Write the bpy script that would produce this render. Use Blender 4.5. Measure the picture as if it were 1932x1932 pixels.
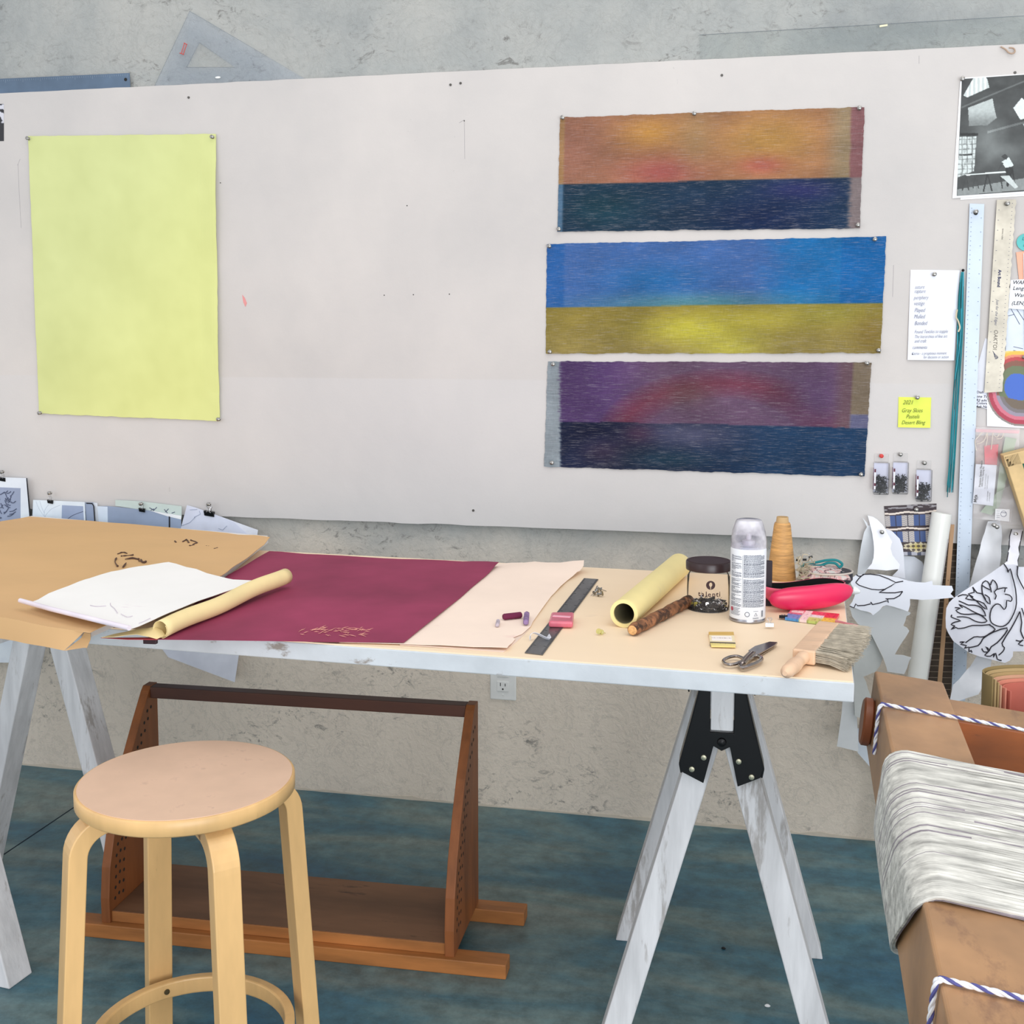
import bpy, bmesh, math, random
from mathutils import Vector, Matrix, noise
V = Vector
SC = bpy.context.scene
for o in list(bpy.data.objects): bpy.data.objects.remove(o)
COL = SC.collection

# ---------------------------------------------------------------- camera
FPX = 2200.0; PIT = math.radians(5.0); YAW = math.radians(12.25)
CAMH = 1.297; CAMD = 2.992; CXP = 966.0; PYP = 620 + FPX * math.tan(PIT)
cd = bpy.data.cameras.new('camera'); cam = bpy.data.objects.new('camera', cd); COL.objects.link(cam)
cam.location = (0, -CAMD, CAMH)
cam.rotation_euler = (math.pi / 2 - PIT, 0, YAW)
cd.sensor_width = 36; cd.lens = 36 * FPX / 1932
cd.shift_y = (PYP - 966) / 1932
SC.camera = cam
# ---------------------------------------------------------------- world, light, exposure
W = bpy.data.worlds.new('world'); SC.world = W; W.use_nodes = True
bg = W.node_tree.nodes['Background']; bg.inputs[0].default_value = (0.93, 0.95, 1.0, 1); bg.inputs[1].default_value = 0.84
def area(name, loc, target, sx, sy, power, color):
    l = bpy.data.lights.new(name, 'AREA'); l.shape = 'RECTANGLE'; l.size = sx; l.size_y = sy; l.energy = power; l.color = color
    o = bpy.data.objects.new(name, l); COL.objects.link(o); o.location = loc
    o.rotation_euler = (V(target) - V(loc)).to_track_quat('-Z', 'Y').to_euler(); return o
area('skylight', (0.6, -1.9, 3.7), (0.0, -0.75, 0.5), 2.6, 1.8, 24, (1.0, 0.97, 0.92))
area('window_daylight', (-3.6, -4.6, 2.3), (-0.4, 0, 0.9), 2.4, 2.0, 16, (0.90, 0.95, 1.0))
area('window_daylight_front', (1.7, -5.4, 1.15), (0.0, 0, .25), 3.2, 1.8, 120, (0.92, 0.96, 1.0))
SC.view_settings.view_transform = 'Standard'; SC.view_settings.look = 'None'
SC.view_settings.gamma = 1; SC.view_settings.use_curve_mapping = False
SC.view_settings.exposure = 0.20

# ---------------------------------------------------------------- photo geometry: a pixel seen on a known plane
_fw = V((-math.sin(YAW) * math.cos(PIT), math.cos(YAW) * math.cos(PIT), -math.sin(PIT)))
_rt = V((math.cos(YAW), math.sin(YAW), 0)); _up = _rt.cross(_fw); CP = V((0, -CAMD, CAMH))
def ray(x, y): return _fw + _rt * ((x - CXP) / FPX) - _up * ((y - PYP) / FPX)
def PZ(x, y, z=0.0): d = ray(x, y); return CP + d * ((z - CAMH) / d.z)
def PY(x, y, w=0.0): d = ray(x, y); return CP + d * ((w + CAMD) / d.y)
def PX(x, y, w=0.0): d = ray(x, y); return CP + d * (w / d.x)
TZ = 0.745
def T(x, y, dz=0.0): return PZ(x, y, TZ + dz)

# ---------------------------------------------------------------- materials
def lin(c):
    if isinstance(c, (int, float)): c = (c, c, c)
    return tuple(((v / 255) / 12.92 if v / 255 <= .04045 else ((v / 255 + .055) / 1.055) ** 2.4) for v in c)
class NT:
    def __init__(s, name):
        s.m = bpy.data.materials.new(name); s.m.use_nodes = True; s.t = s.m.node_tree
        s.b = s.t.nodes['Principled BSDF']; s.o = s.t.nodes['Material Output']
    def n(s, typ, **kw):
        x = s.t.nodes.new(typ)
        for k, v in kw.items():
            if k.startswith('_'): setattr(x, k[1:], v)
            else:
                key = k if not k.startswith('i') or not k[1:].isdigit() else int(k[1:])
                x.inputs[key].default_value = v
        return x
    def l(s, a, ao, b, bi): s.t.links.new(a.outputs[ao], b.inputs[bi])
    def coord(s, scale=(1, 1, 1), src='Object'):
        tc = s.n('ShaderNodeTexCoord'); mp = s.n('ShaderNodeMapping'); mp.inputs['Scale'].default_value = scale
        s.l(tc, src, mp, 0); return mp
    def noise(s, scale, stretch=(1, 1, 1), detail=4, rough=.6, dist=0):
        mp = s.coord(stretch); nz = s.n('ShaderNodeTexNoise'); nz.inputs['Scale'].default_value = scale
        nz.inputs['Detail'].default_value = detail; nz.inputs['Roughness'].default_value = rough; nz.inputs['Distortion'].default_value = dist
        s.l(mp, 0, nz, 'Vector'); return nz
    def ramp(s, src, so, stops):
        r = s.n('ShaderNodeValToRGB'); e = r.color_ramp.elements
        while len(e) < len(stops): e.new(0.5)
        for i, (p, c) in enumerate(stops):
            e[i].position = p; c = lin(c); e[i].color = (*c, 1)
        s.l(src, so, r, 0); return r
    def mix(s, fac, a, b, mode='MIX', f=None):
        m = s.n('ShaderNodeMix', _data_type='RGBA', _blend_type=mode)
        if f is not None: m.inputs[0].default_value = f
        else: s.l(fac[0], fac[1], m, 0)
        for i, q in ((6, a), (7, b)):
            if isinstance(q, tuple) and hasattr(q[0], 'outputs'): s.l(q[0], q[1], m, i)
            else: m.inputs[i].default_value = (*lin(q), 1)
        return m
    def val(s, src, so, a, b):   # map a..b -> 0..1
        r = s.n('ShaderNodeMapRange'); r.inputs[1].default_value = a; r.inputs[2].default_value = b
        s.l(src, so, r, 0); return r
    def bump(s, src, so, strength, dist=.002):
        b = s.n('ShaderNodeBump'); b.inputs['Strength'].default_value = strength; b.inputs['Distance'].default_value = dist
        s.l(src, so, b, 'Height'); s.l(b, 0, s.b, 'Normal'); return b
def shade(c, k): return tuple(max(0, min(255, v * k)) for v in ((c, c, c) if isinstance(c, (int, float)) else c))
MC = {}
def mat(name, col, rough=.6, metal=0.0, var=.06, scale=6, st=(1, 1, 1), bump=0.0, bscale=60, spec=.4, spots=None, trans=0, sst=None):
    if name in MC: return MC[name]
    t = NT(name); nz = t.noise(scale, st)
    r = t.ramp(nz, 0, [(.3, shade(col, 1 - var)), (.7, shade(col, 1 + var))]); out = (r, 0)
    if spots:                       # (colour, threshold, scale, strength)
        sc, th, ss, k = spots; n2 = t.noise(ss, sst or st, 6, .7)
        v = t.val(n2, 0, th, th + .08); mu = t.n('ShaderNodeMath', _operation='MULTIPLY'); mu.inputs[1].default_value = k
        t.l(v, 0, mu, 0); out = (t.mix((mu, 0), out, sc), 2)
    t.l(out[0], out[1], t.b, 'Base Color')
    t.b.inputs['Roughness'].default_value = rough; t.b.inputs['Metallic'].default_value = metal
    t.b.inputs['Specular IOR Level'].default_value = spec
    if trans: t.b.inputs['Transmission Weight'].default_value = trans
    if bump:
        bn = t.noise(bscale, st, 5, .65); t.bump(bn, 0, bump)
    MC[name] = t.m; return t.m
def clear(name, tint=(252, 252, 252), refl=.12, haze=0.0):
    """thin clear plastic: mostly see-through, a little gloss and an optional milky share"""
    if name in MC: return MC[name]
    t = NT(name); tr = t.n('ShaderNodeBsdfTransparent'); tr.inputs[0].default_value = (*lin(tint), 1)
    gl = t.n('ShaderNodeBsdfGlossy'); gl.inputs['Roughness'].default_value = .12
    df = t.n('ShaderNodeBsdfDiffuse'); df.inputs[0].default_value = (*lin(tint), 1)
    m0 = t.n('ShaderNodeMixShader'); nz = t.noise(9); v = t.val(nz, 0, .3, .8)
    mu = t.n('ShaderNodeMath', _operation='MULTIPLY'); mu.inputs[1].default_value = haze * 2; t.l(v, 0, mu, 0); t.l(mu, 0, m0, 0)
    t.l(tr, 0, m0, 1); t.l(df, 0, m0, 2)
    lw = t.n('ShaderNodeLayerWeight'); lw.inputs[0].default_value = refl
    m1 = t.n('ShaderNodeMixShader'); t.l(lw, 'Fresnel', m1, 0); t.l(m0, 0, m1, 1); t.l(gl, 0, m1, 2); t.l(m1, 0, t.o, 0)
    MC[name] = t.m; return t.m
def painted(name, rough=.8, streak=0.0, weave=0.0, sscale=90, sx=.05, spec=.2, bump=0):
    """colour held per vertex (the print or dye itself) with woven thread variation"""
    if name in MC: return MC[name]
    t = NT(name); at = t.n('ShaderNodeAttribute'); at.attribute_name = 'Col'; out = (at, 0)
    if streak:
        nz = t.noise(sscale, (sx, 1, 1), 5, .75); r = t.ramp(nz, 0, [(.25, 255 * (1 - streak * 1.5)), (.75, 255)])
        m = t.mix(None, out, (r, 0), 'MULTIPLY', 1.0); out = (m, 2)
        n2 = t.noise(sscale * 2.2, (1, 1, .08), 4, .7); r2 = t.ramp(n2, 0, [(.3, 215), (.7, 255)])
        m2 = t.mix(None, out, (r2, 0), 'MULTIPLY', weave); out = (m2, 2)
        n3 = t.noise(sscale * 1.3, (sx * .8, 1, 1), 4, .8); v3 = t.val(n3, 0, .54, .78)
        mu = t.n('ShaderNodeMath', _operation='MULTIPLY'); mu.inputs[1].default_value = .38; t.l(v3, 0, mu, 0)
        m3 = t.mix((mu, 0), out, (205, 200, 205)); out = (m3, 2)
        t.bump(nz, 0, .3, .001)
    t.l(out[0], out[1], t.b, 'Base Color'); t.b.inputs['Roughness'].default_value = rough
    t.b.inputs['Specular IOR Level'].default_value = spec
    MC[name] = t.m; return t.m

# ---------------------------------------------------------------- mesh building
WO = {}   # world origin of every object
def tag(o, label=None, cat=None, group=None, kind=None):
    if label: o['label'] = label
    if cat: o['category'] = cat
    if group: o['group'] = group
    if kind: o['kind'] = kind
    return o
def thing(name, loc, label, cat, group=None):
    o = bpy.data.objects.new(name, None); COL.objects.link(o); o.empty_display_size = .05
    o.location = loc; WO[o.name] = V(loc); return tag(o, label, cat, group)
def mk(name, vs, fs, m, parent=None, smooth=False, cols=None, origin=None):
    vs = [V(v) for v in vs]
    if parent is not None: org = WO[parent.name]
    elif origin is not None: org = V(origin)
    else:
        mn = [min(v[i] for v in vs) for i in range(3)]; mx = [max(v[i] for v in vs) for i in range(3)]
        org = V(((mn[0] + mx[0]) / 2, (mn[1] + mx[1]) / 2, mn[2]))
    me = bpy.data.meshes.new(name); me.from_pydata([v - org for v in vs], [], fs); me.update()
    for mm in (m if isinstance(m, list) else [m]): me.materials.append(mm)
    if smooth:
        for p in me.polygons: p.use_smooth = True
    if cols:
        a = me.color_attributes.new('Col', 'FLOAT_COLOR', 'POINT')
        for i, c in enumerate(cols): a.data[i].color = (*lin(c), 1)
    o = bpy.data.objects.new(name, me); COL.objects.link(o); WO[o.name] = org
    if parent is not None: o.parent = parent
    else: o.location = org
    return o
class Bag:
    def __init__(s): s.v = []; s.f = []; s.mi = []; s.cur = 0
    def mt(s, i): s.cur = i; return s
    def add(s, vs, fs): n = len(s.v); s.v += [V(v) for v in vs]; s.f += [tuple(n + i for i in f) for f in fs]; s.mi += [s.cur] * len(fs); return s
    def hexa(s, p):     # 8 points: bottom loop 4, top loop 4
        return s.add(p, [(3, 2, 1, 0), (4, 5, 6, 7), (0, 1, 5, 4), (1, 2, 6, 5), (2, 3, 7, 6), (3, 0, 4, 7)])
    def box(s, a, b):
        x0, y0, z0 = a; x1, y1, z1 = b
        return s.hexa([(x0, y0, z0), (x1, y0, z0), (x1, y1, z0), (x0, y1, z0), (x0, y0, z1), (x1, y0, z1), (x1, y1, z1), (x0, y1, z1)])
    def obox(s, c, ax, ay, az):   # centre and half axes
        c, ax, ay, az = V(c), V(ax), V(ay), V(az)
        return s.hexa([c - ax - ay - az, c + ax - ay - az, c + ax + ay - az, c - ax + ay - az, c - ax - ay + az, c + ax - ay + az, c + ax + ay + az, c - ax + ay + az])
    def prism(s, pts, d):
        n = len(pts); d = V(d); pts = [V(p) for p in pts]
        return s.add(pts + [p + d for p in pts], [tuple(range(n))[::-1], tuple(range(n, 2 * n))] + [(i, (i + 1) % n, n + (i + 1) % n, n + i) for i in range(n)])
    def tube(s, path, r, k=8, closed=False, sq=None, upv=None, cap=True):
        """sq=(w,t): rectangular section; upv reference"""
        path = [V(p) for p in path]; n = len(path); rings = []; prev = V(upv) if upv else None
        for i, p in enumerate(path):
            if closed: d = path[(i + 1) % n] - path[i - 1]
            else: d = path[min(i + 1, n - 1)] - path[max(i - 1, 0)]
            d.normalize()
            if prev is None: prev = V((0, 0, 1)) if abs(d.z) < .9 else V((1, 0, 0))
            u = prev - d * prev.dot(d)
            if u.length < 1e-6: u = V((1, 0, 0)) - d * d.x
            u.normalize(); w = d.cross(u)
            if not upv: prev = u
            rr = r[i] if isinstance(r, (list, tuple)) else r
            if sq: hw, ht = sq[0] / 2, sq[1] / 2; rings.append([p + w * a + u * b for a, b in ((-hw, -ht), (hw, -ht), (hw, ht), (-hw, ht))])
            else: rings.append([p + u * math.cos(2 * math.pi * j / k) * rr + w * math.sin(2 * math.pi * j / k) * rr for j in range(k)])
        kk = 4 if sq else k; vs = [q for ring in rings for q in ring]; fs = []
        for i in range(n if closed else n - 1):
            a = i * kk; b = ((i + 1) % n) * kk
            for j in range(kk): fs.append((a + j, a + (j + 1) % kk, b + (j + 1) % kk, b + j))
        if cap and not closed: fs.append(tuple(range(kk))[::-1]); fs.append(tuple(range((n - 1) * kk, n * kk)))
        return s.add(vs, fs)
    def lathe(s, prof, c, ax=(0, 0, 1), k=32, ux=None, sy=1.0, cap=True):
        ax = V(ax).normalized(); u = V(ux) if ux else (V((1, 0, 0)) if abs(ax.x) < .9 else V((0, 1, 0)))
        u = (u - ax * u.dot(ax)).normalized(); w = ax.cross(u); c = V(c); vs = []; n = len(prof)
        for r, h in prof:
            for j in range(k): a = 2 * math.pi * j / k; vs.append(c + ax * h + u * math.cos(a) * r + w * math.sin(a) * r * sy)
        fs = [(i * k + j, i * k + (j + 1) % k, (i + 1) * k + (j + 1) % k, (i + 1) * k + j) for i in range(n - 1) for j in range(k)]
        if cap: fs += [tuple(range(k))[::-1], tuple(range((n - 1) * k, n * k))]
        return s.add(vs, fs)
    def obj(s, name, m, parent=None, smooth=False, bevel=0, seg=2, origin=None, auto=None):
        o = mk(name, s.v, s.f, m, parent, smooth, origin=origin)
        if any(s.mi): o.data.polygons.foreach_set('material_index', s.mi)
        bm = bmesh.new(); bm.from_mesh(o.data); bmesh.ops.recalc_face_normals(bm, faces=bm.faces); bm.to_mesh(o.data); bm.free()
        if smooth:
            try: o.data.set_sharp_from_angle(angle=math.radians(auto or 35))
            except Exception: pass
        if bevel:
            b = o.modifiers.new('bevel', 'BEVEL'); b.width = bevel; b.segments = seg; b.limit_method = 'ANGLE'; b.angle_limit = math.radians(40)
        return o
def idw(q, pts, vals):
    s = t = 0
    for p, v in zip(pts, vals):
        d = (q[0] - p[0]) ** 2 + (q[1] - p[1]) ** 2
        if d < 1e-10: return v
        w = 1 / d ** 1.5; s += w; t += w * v
    return t / s
def sheet(name, pts, m, parent=None, plane='z', th=.0006, sub=.03, disp=None, smooth=True, raw=False):
    """paper: pts=(px,py,level) seen in the photo at its own height (plane z) or distance in front of the wall (plane y)"""
    if raw: P = [V(p) for p in pts]
    else: P = [PZ(*p) if plane == 'z' else PY(*p) for p in pts]
    ia, ib, ic = (0, 1, 2) if plane == 'z' else (0, 2, 1)
    flat = [(p[ia], p[ib]) for p in P]; lev = [p[ic] for p in P]
    def put(a, b, c): q = [0, 0, 0]; q[ia] = a; q[ib] = b; q[ic] = c; return V(q)
    bm = bmesh.new(); bm.faces.new([bm.verts.new(put(a, b, 0)) for a, b in flat])
    for i, mn, mx in ((ia, min(a for a, b in flat), max(a for a, b in flat)), (ib, min(b for a, b in flat), max(b for a, b in flat))):
        n = max(2, min(60, int((mx - mn) / sub)))
        for k in range(1, n):
            no = [0, 0, 0]; no[i] = 1; co = [0, 0, 0]; co[i] = mn + (mx - mn) * k / n
            bmesh.ops.bisect_plane(bm, geom=bm.verts[:] + bm.edges[:] + bm.faces[:], plane_co=co, plane_no=no)
    for v in bm.verts:
        a, b = v.co[ia], v.co[ib]; c = idw((a, b), flat, lev)
        if disp: c += disp(a, b)
        v.co = put(a, b, c)
    r = bmesh.ops.extrude_face_region(bm, geom=bm.faces[:]); d = put(0, 0, th if plane == 'z' else -th)
    for g in r['geom']:
        if isinstance(g, bmesh.types.BMVert): g.co += d
    bmesh.ops.recalc_face_normals(bm, faces=bm.faces)
    bm.verts.index_update(); vs = [v.co.copy() for v in bm.verts]; fs = [tuple(v.index for v in f.verts) for f in bm.faces]; bm.free()
    o = mk(name, vs, fs, m, parent, False)
    if smooth:
        for p in o.data.polygons: p.use_smooth = True
        try: o.data.set_sharp_from_angle(angle=math.radians(40))
        except Exception: pass
    return o
def canvas(name, c, nu, nv, fn, m, parent=None, th=.0015, jit=0.0, seed=0, disp=None, nrm=(0, -1, 0)):
    """printed or dyed rectangle from 4 corners tl,tr,br,bl, fn(u,v)->colour"""
    tl, tr, br, bl = [V(p) for p in c]; n = V(nrm); vs = []; cols = []; rnd = random.Random(seed)
    def edge(t, k): return jit * (noise.noise(V((t * 22, k * 7.3 + seed, 0))) + .6 * noise.noise(V((t * 70, k * 3.1, seed))))
    for j in range(nv + 1):
        v = j / nv
        for i in range(nu + 1):
            u = i / nu; p = (tl * (1 - u) + tr * u) * (1 - v) + (bl * (1 - u) + br * u) * v
            if jit:
                if j in (0, nv): p = p + (tl - bl).normalized() * edge(u, j + 1)
                if i in (0, nu): p = p + (tr - tl).normalized() * edge(v, i + 5) * .6
            if disp: p = p + n * disp(u, v)
            vs.append(p); cols.append(fn(u, v))
    w = nu + 1; N = len(vs); fs = [(j * w + i, (j + 1) * w + i, (j + 1) * w + i + 1, j * w + i + 1) for j in range(nv) for i in range(nu)]
    rim = [i for i in range(w)] + [j * w + nu for j in range(1, nv + 1)] + [nv * w + i for i in range(nu - 1, -1, -1)] + [j * w for j in range(nv - 1, 0, -1)]
    K = len(rim); fs += [tuple(N + i for i in f[::-1]) for f in fs]; vs += [p - n * th for p in vs]; cols += cols
    fs += [(rim[i], rim[(i + 1) % K], N + rim[(i + 1) % K], N + rim[i]) for i in range(K)]
    return mk(name, vs, fs, m, parent, cols=cols)
def ink(name, lines, lev, r, m, parent, plane='y'):
    b = Bag()
    for L in lines:
        P = [PY(x, y, lev) if plane == 'y' else PZ(x, y, lev) for x, y in L]
        b.tube(P, r, 5)
    return b.obj(name, m, parent)
def smoothline(L, k=4):
    out = []; n = len(L)
    for i in range(n - 1):
        p0, p1, p2, p3 = L[max(i - 1, 0)], L[i], L[i + 1], L[min(i + 2, n - 1)]
        for j in range(k):
            t = j / k; out.append(tuple(.5 * ((2 * b) + (-a + c) * t + (2 * a - 5 * b + 4 * c - d) * t * t + (-a + 3 * b - 3 * c + d) * t ** 3) for a, b, c, d in zip(p0, p1, p2, p3)))
    out.append(tuple(L[-1])); return out
def text(s, name, m, parent, org, xd, yd, size, off=0.0, shear=0.0, ext=.0002, bold=0.0, xs=1.0):
    cu = bpy.data.curves.new('t', 'FONT'); cu.body = s; cu.size = size; cu.extrude = ext; cu.shear = shear; cu.offset = bold; cu.resolution_u = 2
    o = bpy.data.objects.new('t', cu); COL.objects.link(o); bpy.context.view_layer.update()
    me = bpy.data.meshes.new_from_object(o.evaluated_get(bpy.context.evaluated_depsgraph_get()))
    xd = V(xd).normalized(); yd = V(yd).normalized(); nd = xd.cross(yd)
    vs = [V(org) + xd * (v.co.x * xs) + yd * v.co.y + nd * (v.co.z + off) for v in me.vertices]; fs = [tuple(p.vertices) for p in me.polygons]
    bpy.data.objects.remove(o); bpy.data.curves.remove(cu); bpy.data.meshes.remove(me)
    return mk(name, vs, fs, m, parent)
def dup(o, loc, label, rotz=None, group=None):
    r = o.copy(); COL.objects.link(r); r.location = loc; r['label'] = label
    if rotz is not None: r.rotation_euler.z = rotz
    if group: r['group'] = group
    for ch in o.children:
        c = ch.copy(); COL.objects.link(c); c.parent = r
        for g in ch.children:
            d = g.copy(); COL.objects.link(d); d.parent = c
    return r
def smooth(a, b, x): t = max(0, min(1, (x - a) / (b - a))); return t * t * (3 - 2 * t)
def mixc(a, b, t): return tuple(x * (1 - t) + y * t for x, y in zip(a, b))
def blob(u, v, cu, cv, ru, rv): return math.exp(-((u - cu) / ru) ** 2 - ((v - cv) / rv) ** 2)
def fbm(x, y, s=0): return noise.fractal(V((x, y, s)), 1.0, 2.0, 4)

# ================================================================ the room
t = NT('plaster')
n1 = t.noise(1.6, detail=6, rough=.65, dist=.4); base = t.ramp(n1, 0, [(.32, (146, 150, 150)), (.5, (168, 170, 167)), (.7, (184, 183, 177))])
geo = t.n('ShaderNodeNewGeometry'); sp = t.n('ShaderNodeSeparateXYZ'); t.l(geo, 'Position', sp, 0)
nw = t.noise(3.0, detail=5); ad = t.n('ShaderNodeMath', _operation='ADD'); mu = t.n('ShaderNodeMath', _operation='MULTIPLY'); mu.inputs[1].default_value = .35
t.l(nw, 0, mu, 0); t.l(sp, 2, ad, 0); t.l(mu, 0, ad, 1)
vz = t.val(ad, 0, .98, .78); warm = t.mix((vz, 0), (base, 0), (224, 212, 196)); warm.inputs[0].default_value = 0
n2 = t.noise(24, (1, 1, 1.6), 8, .78, 1.1); s1 = t.val(n2, 0, .545, .63)
n3 = t.noise(4.5, detail=3); s2 = t.val(n3, 0, .47, .62); m_ = t.n('ShaderNodeMath', _operation='MULTIPLY'); t.l(s1, 0, m_, 0); t.l(s2, 0, m_, 1)
m2_ = t.n('ShaderNodeMath', _operation='MULTIPLY'); m2_.inputs[1].default_value = .8; t.l(m_, 0, m2_, 0)
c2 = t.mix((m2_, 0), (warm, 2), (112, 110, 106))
n5 = t.noise(7, (1, 1, 1), 9, .72, 2.2); s5 = t.val(n5, 0, .495, .505); s6 = t.val(n5, 0, .53, .512); m5 = t.n('ShaderNodeMath', _operation='MULTIPLY'); t.l(s5, 0, m5, 0); t.l(s6, 0, m5, 1)
m6 = t.n('ShaderNodeMath', _operation='MULTIPLY'); m6.inputs[1].default_value = .22; t.l(m5, 0, m6, 0)
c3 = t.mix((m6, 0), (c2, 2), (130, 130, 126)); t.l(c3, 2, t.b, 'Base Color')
t.b.inputs['Roughness'].default_value = .85; t.b.inputs['Specular IOR Level'].default_value = .2
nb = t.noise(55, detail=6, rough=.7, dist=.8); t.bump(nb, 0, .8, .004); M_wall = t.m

t = NT('stained_concrete')
n1 = t.noise(2.6, (.55, 2.0, 1), 6, .6, .5); base = t.ramp(n1, 0, [(.3, (50, 104, 130)), (.44, (76, 122, 136)), (.56, (116, 142, 142)), (.72, (146, 154, 146))])  # blue-grey stain tones; the stretched bands also paint in window reflections
n2 = t.noise(18, detail=8, rough=.75); dk = t.ramp(n2, 0, [(.35, 190), (.65, 255)]); c1 = t.mix(None, (base, 0), (dk, 0), 'MULTIPLY', 1.0)
n3 = t.noise(70, detail=3); v3 = t.val(n3, 0, .70, .74); mm = t.n('ShaderNodeMath', _operation='MULTIPLY'); mm.inputs[1].default_value = .4; t.l(v3, 0, mm, 0)
c2 = t.mix((mm, 0), (c1, 2), (130, 145, 150)); t.l(c2, 2, t.b, 'Base Color')
rr = t.val(n2, 0, 0, 1); rr.inputs[3].default_value = .28; rr.inputs[4].default_value = .5; t.l(rr, 0, t.b, 'Roughness')
t.b.inputs['Specular IOR Level'].default_value = .45; t.bump(n2, 0, .08, .002); M_floor = t.m

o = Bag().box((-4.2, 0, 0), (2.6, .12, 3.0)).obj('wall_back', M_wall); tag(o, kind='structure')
o = Bag().box((-4.2, -4.2, -.05), (2.6, 0, 0)).obj('floor', M_floor); tag(o, kind='structure')
a, b = PZ(0, 1617, 0), PZ(143, 1521, 0); d = (b - a).normalized(); w = V((-d.y, d.x, 0)) * .0018; b2 = a + d * 1.3; a2 = a - d * 1.2
o = Bag().prism([a2 - w + V((0, 0, .0002)), a2 + w + V((0, 0, .0002)), b2 + w + V((0, 0, .0002)), b2 - w + V((0, 0, .0002))], (0, 0, .0004)).obj('trim_1', mat('joint_line', (16, 34, 50), .8)); tag(o, kind='structure')
# ragged foot of the plaster where it meets the floor
pts = []; rnd = random.Random(4)
for i in range(240):
    x = -4.0 + i * .026; pts.append((x, .002 + .012 * abs(noise.noise(V((x * 9, 0, 0)))) + .003 * rnd.random()))
B = Bag()
for (x0, h0), (x1, h1) in zip(pts, pts[1:]): B.hexa([(x0, -h0 * .3, 0), (x1, -h1 * .3, 0), (x1, .0, 0), (x0, .0, 0), (x0, -.001, h0), (x1, -.001, h1), (x1, 0, h1), (x0, 0, h0)])
o = B.obj('baseboard_back', mat('plaster_foot', (196, 186, 170), .9, bump=.6)); tag(o, kind='structure')

# ---------------------------------------------------------------- pin board
t = NT('board_paper')
n1 = t.noise(1.8, detail=5); base = t.ramp(n1, 0, [(.3, (194, 190, 187)), (.7, (211, 205, 200))])
geo = t.n('ShaderNodeNewGeometry'); sp = t.n('ShaderNodeSeparateXYZ'); t.l(geo, 'Position', sp, 0)
vz = t.val(sp, 2, 1.166, 1.162); mz = t.n('ShaderNodeMath', _operation='MULTIPLY'); mz.inputs[1].default_value = .3; t.l(vz, 0, mz, 0)
c1 = t.mix((mz, 0), (base, 0), (208, 207, 208))
vx = t.val(sp, 0, -.142, -.140); vq = t.val(sp, 2, 1.74, 1.742); mq = t.n('ShaderNodeMath', _operation='MULTIPLY'); t.l(vx, 0, mq, 0); t.l(vq, 0, mq, 1)
mq2 = t.n('ShaderNodeMath', _operation='MULTIPLY'); mq2.inputs[1].default_value = .0; t.l(mq, 0, mq2, 0)
c1b = t.mix((mq2, 0), (c1, 2), (225, 218, 208))
n4 = t.noise(42, (1, 1, .8), 5, .7); v4 = t.val(n4, 0, .70, .74); n5 = t.noise(2.2, detail=2); v5 = t.val(n5, 0, .5, .62)
mm = t.n('ShaderNodeMath', _operation='MULTIPLY'); t.l(v4, 0, mm, 0); t.l(v5, 0, mm, 1)
mn = t.n('ShaderNodeMath', _operation='MULTIPLY'); mn.inputs[1].default_value = .4; t.l(mm, 0, mn, 0)
c2 = t.mix((mn, 0), (c1b, 2), (150, 146, 146)); t.l(c2, 2, t.b, 'Base Color')
t.b.inputs['Roughness'].default_value = .7; t.b.inputs['Specular IOR Level'].default_value = .25
nb = t.noise(7, detail=6, rough=.6); t.bump(nb, 0, .28, .008); M_board = t.m
BY = -.020   # front of the board
bd = thing('pin_board', (-.6, -.01, .774), 'large off-white pin board fixed to the plaster wall', 'pin board')
def brd(x0, x1, name):
    B = Bag(); n = 90; zt = [1.957 + .0022 * noise.noise(V((i * .7 + x0, 1, 0))) for i in range(n + 1)]; zb = [.776 + .003 * noise.noise(V((i * .5 + x0, 5, 0))) for i in range(n + 1)]
    for i in range(n):
        a = x0 + (x1 - x0) * i / n; b_ = x0 + (x1 - x0) * (i + 1) / n
        B.hexa([(a, BY, zb[i]), (b_, BY, zb[i + 1]), (b_, -.0006, zb[i + 1]), (a, -.0006, zb[i]), (a, BY, zt[i]), (b_, BY, zt[i + 1]), (b_, -.0006, zt[i + 1]), (a, -.0006, zt[i])])
    return B.obj(name, M_board, bd)
brd(-2.75, 1.3, 'panel')
M_dark = mat('dark_hole', (40, 38, 36), .9); M_blk = mat('black_metal', (18, 18, 20), .35, .3)
M_steel = mat('steel', (170, 170, 172), .22, 1.0, bump=.05); M_steelm = mat('pin_steel', (150, 148, 144), .28, 1.0)
for x, y in [(356, 184), (850, 160), (869, 157), (1362, 142), (893, 963), (1915, 137)]:
    p = PY(x, y, BY); Bag().lathe([(.0001, -.001), (.0035, -.001), (.003, .002), (.0001, .0022)], p, (0, -1, 0), 12).obj('screw', mat('screw_head', (95, 92, 88), .5, .6), bd)
for x, y in [(848, 555), (780, 556), (725, 557), (768, 388), (876, 228), (416, 345)]:
    p = PY(x, y, BY); Bag().lathe([(.0001, 0), (.0015, 0), (.0015, .0006), (.0001, .0006)], p, (0, -1, 0), 8).obj('nail_hole', M_dark, bd)
pen = mat('pencil_mark', (150, 146, 150), .9); B = Bag()
for L in [[(876, 226), (877, 300)], [(876, 226), (866, 232)], [(1686, 500), (1684, 560)], [(34, 310), (36, 360), (40, 430)], [(38, 300), (33, 312)], [(1734, 105), (1734, 120)]]:
    Bag().tube([PY(x, y, BY) for x, y in L], .0004, 4).obj('pencil_mark', pen, bd)
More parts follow.
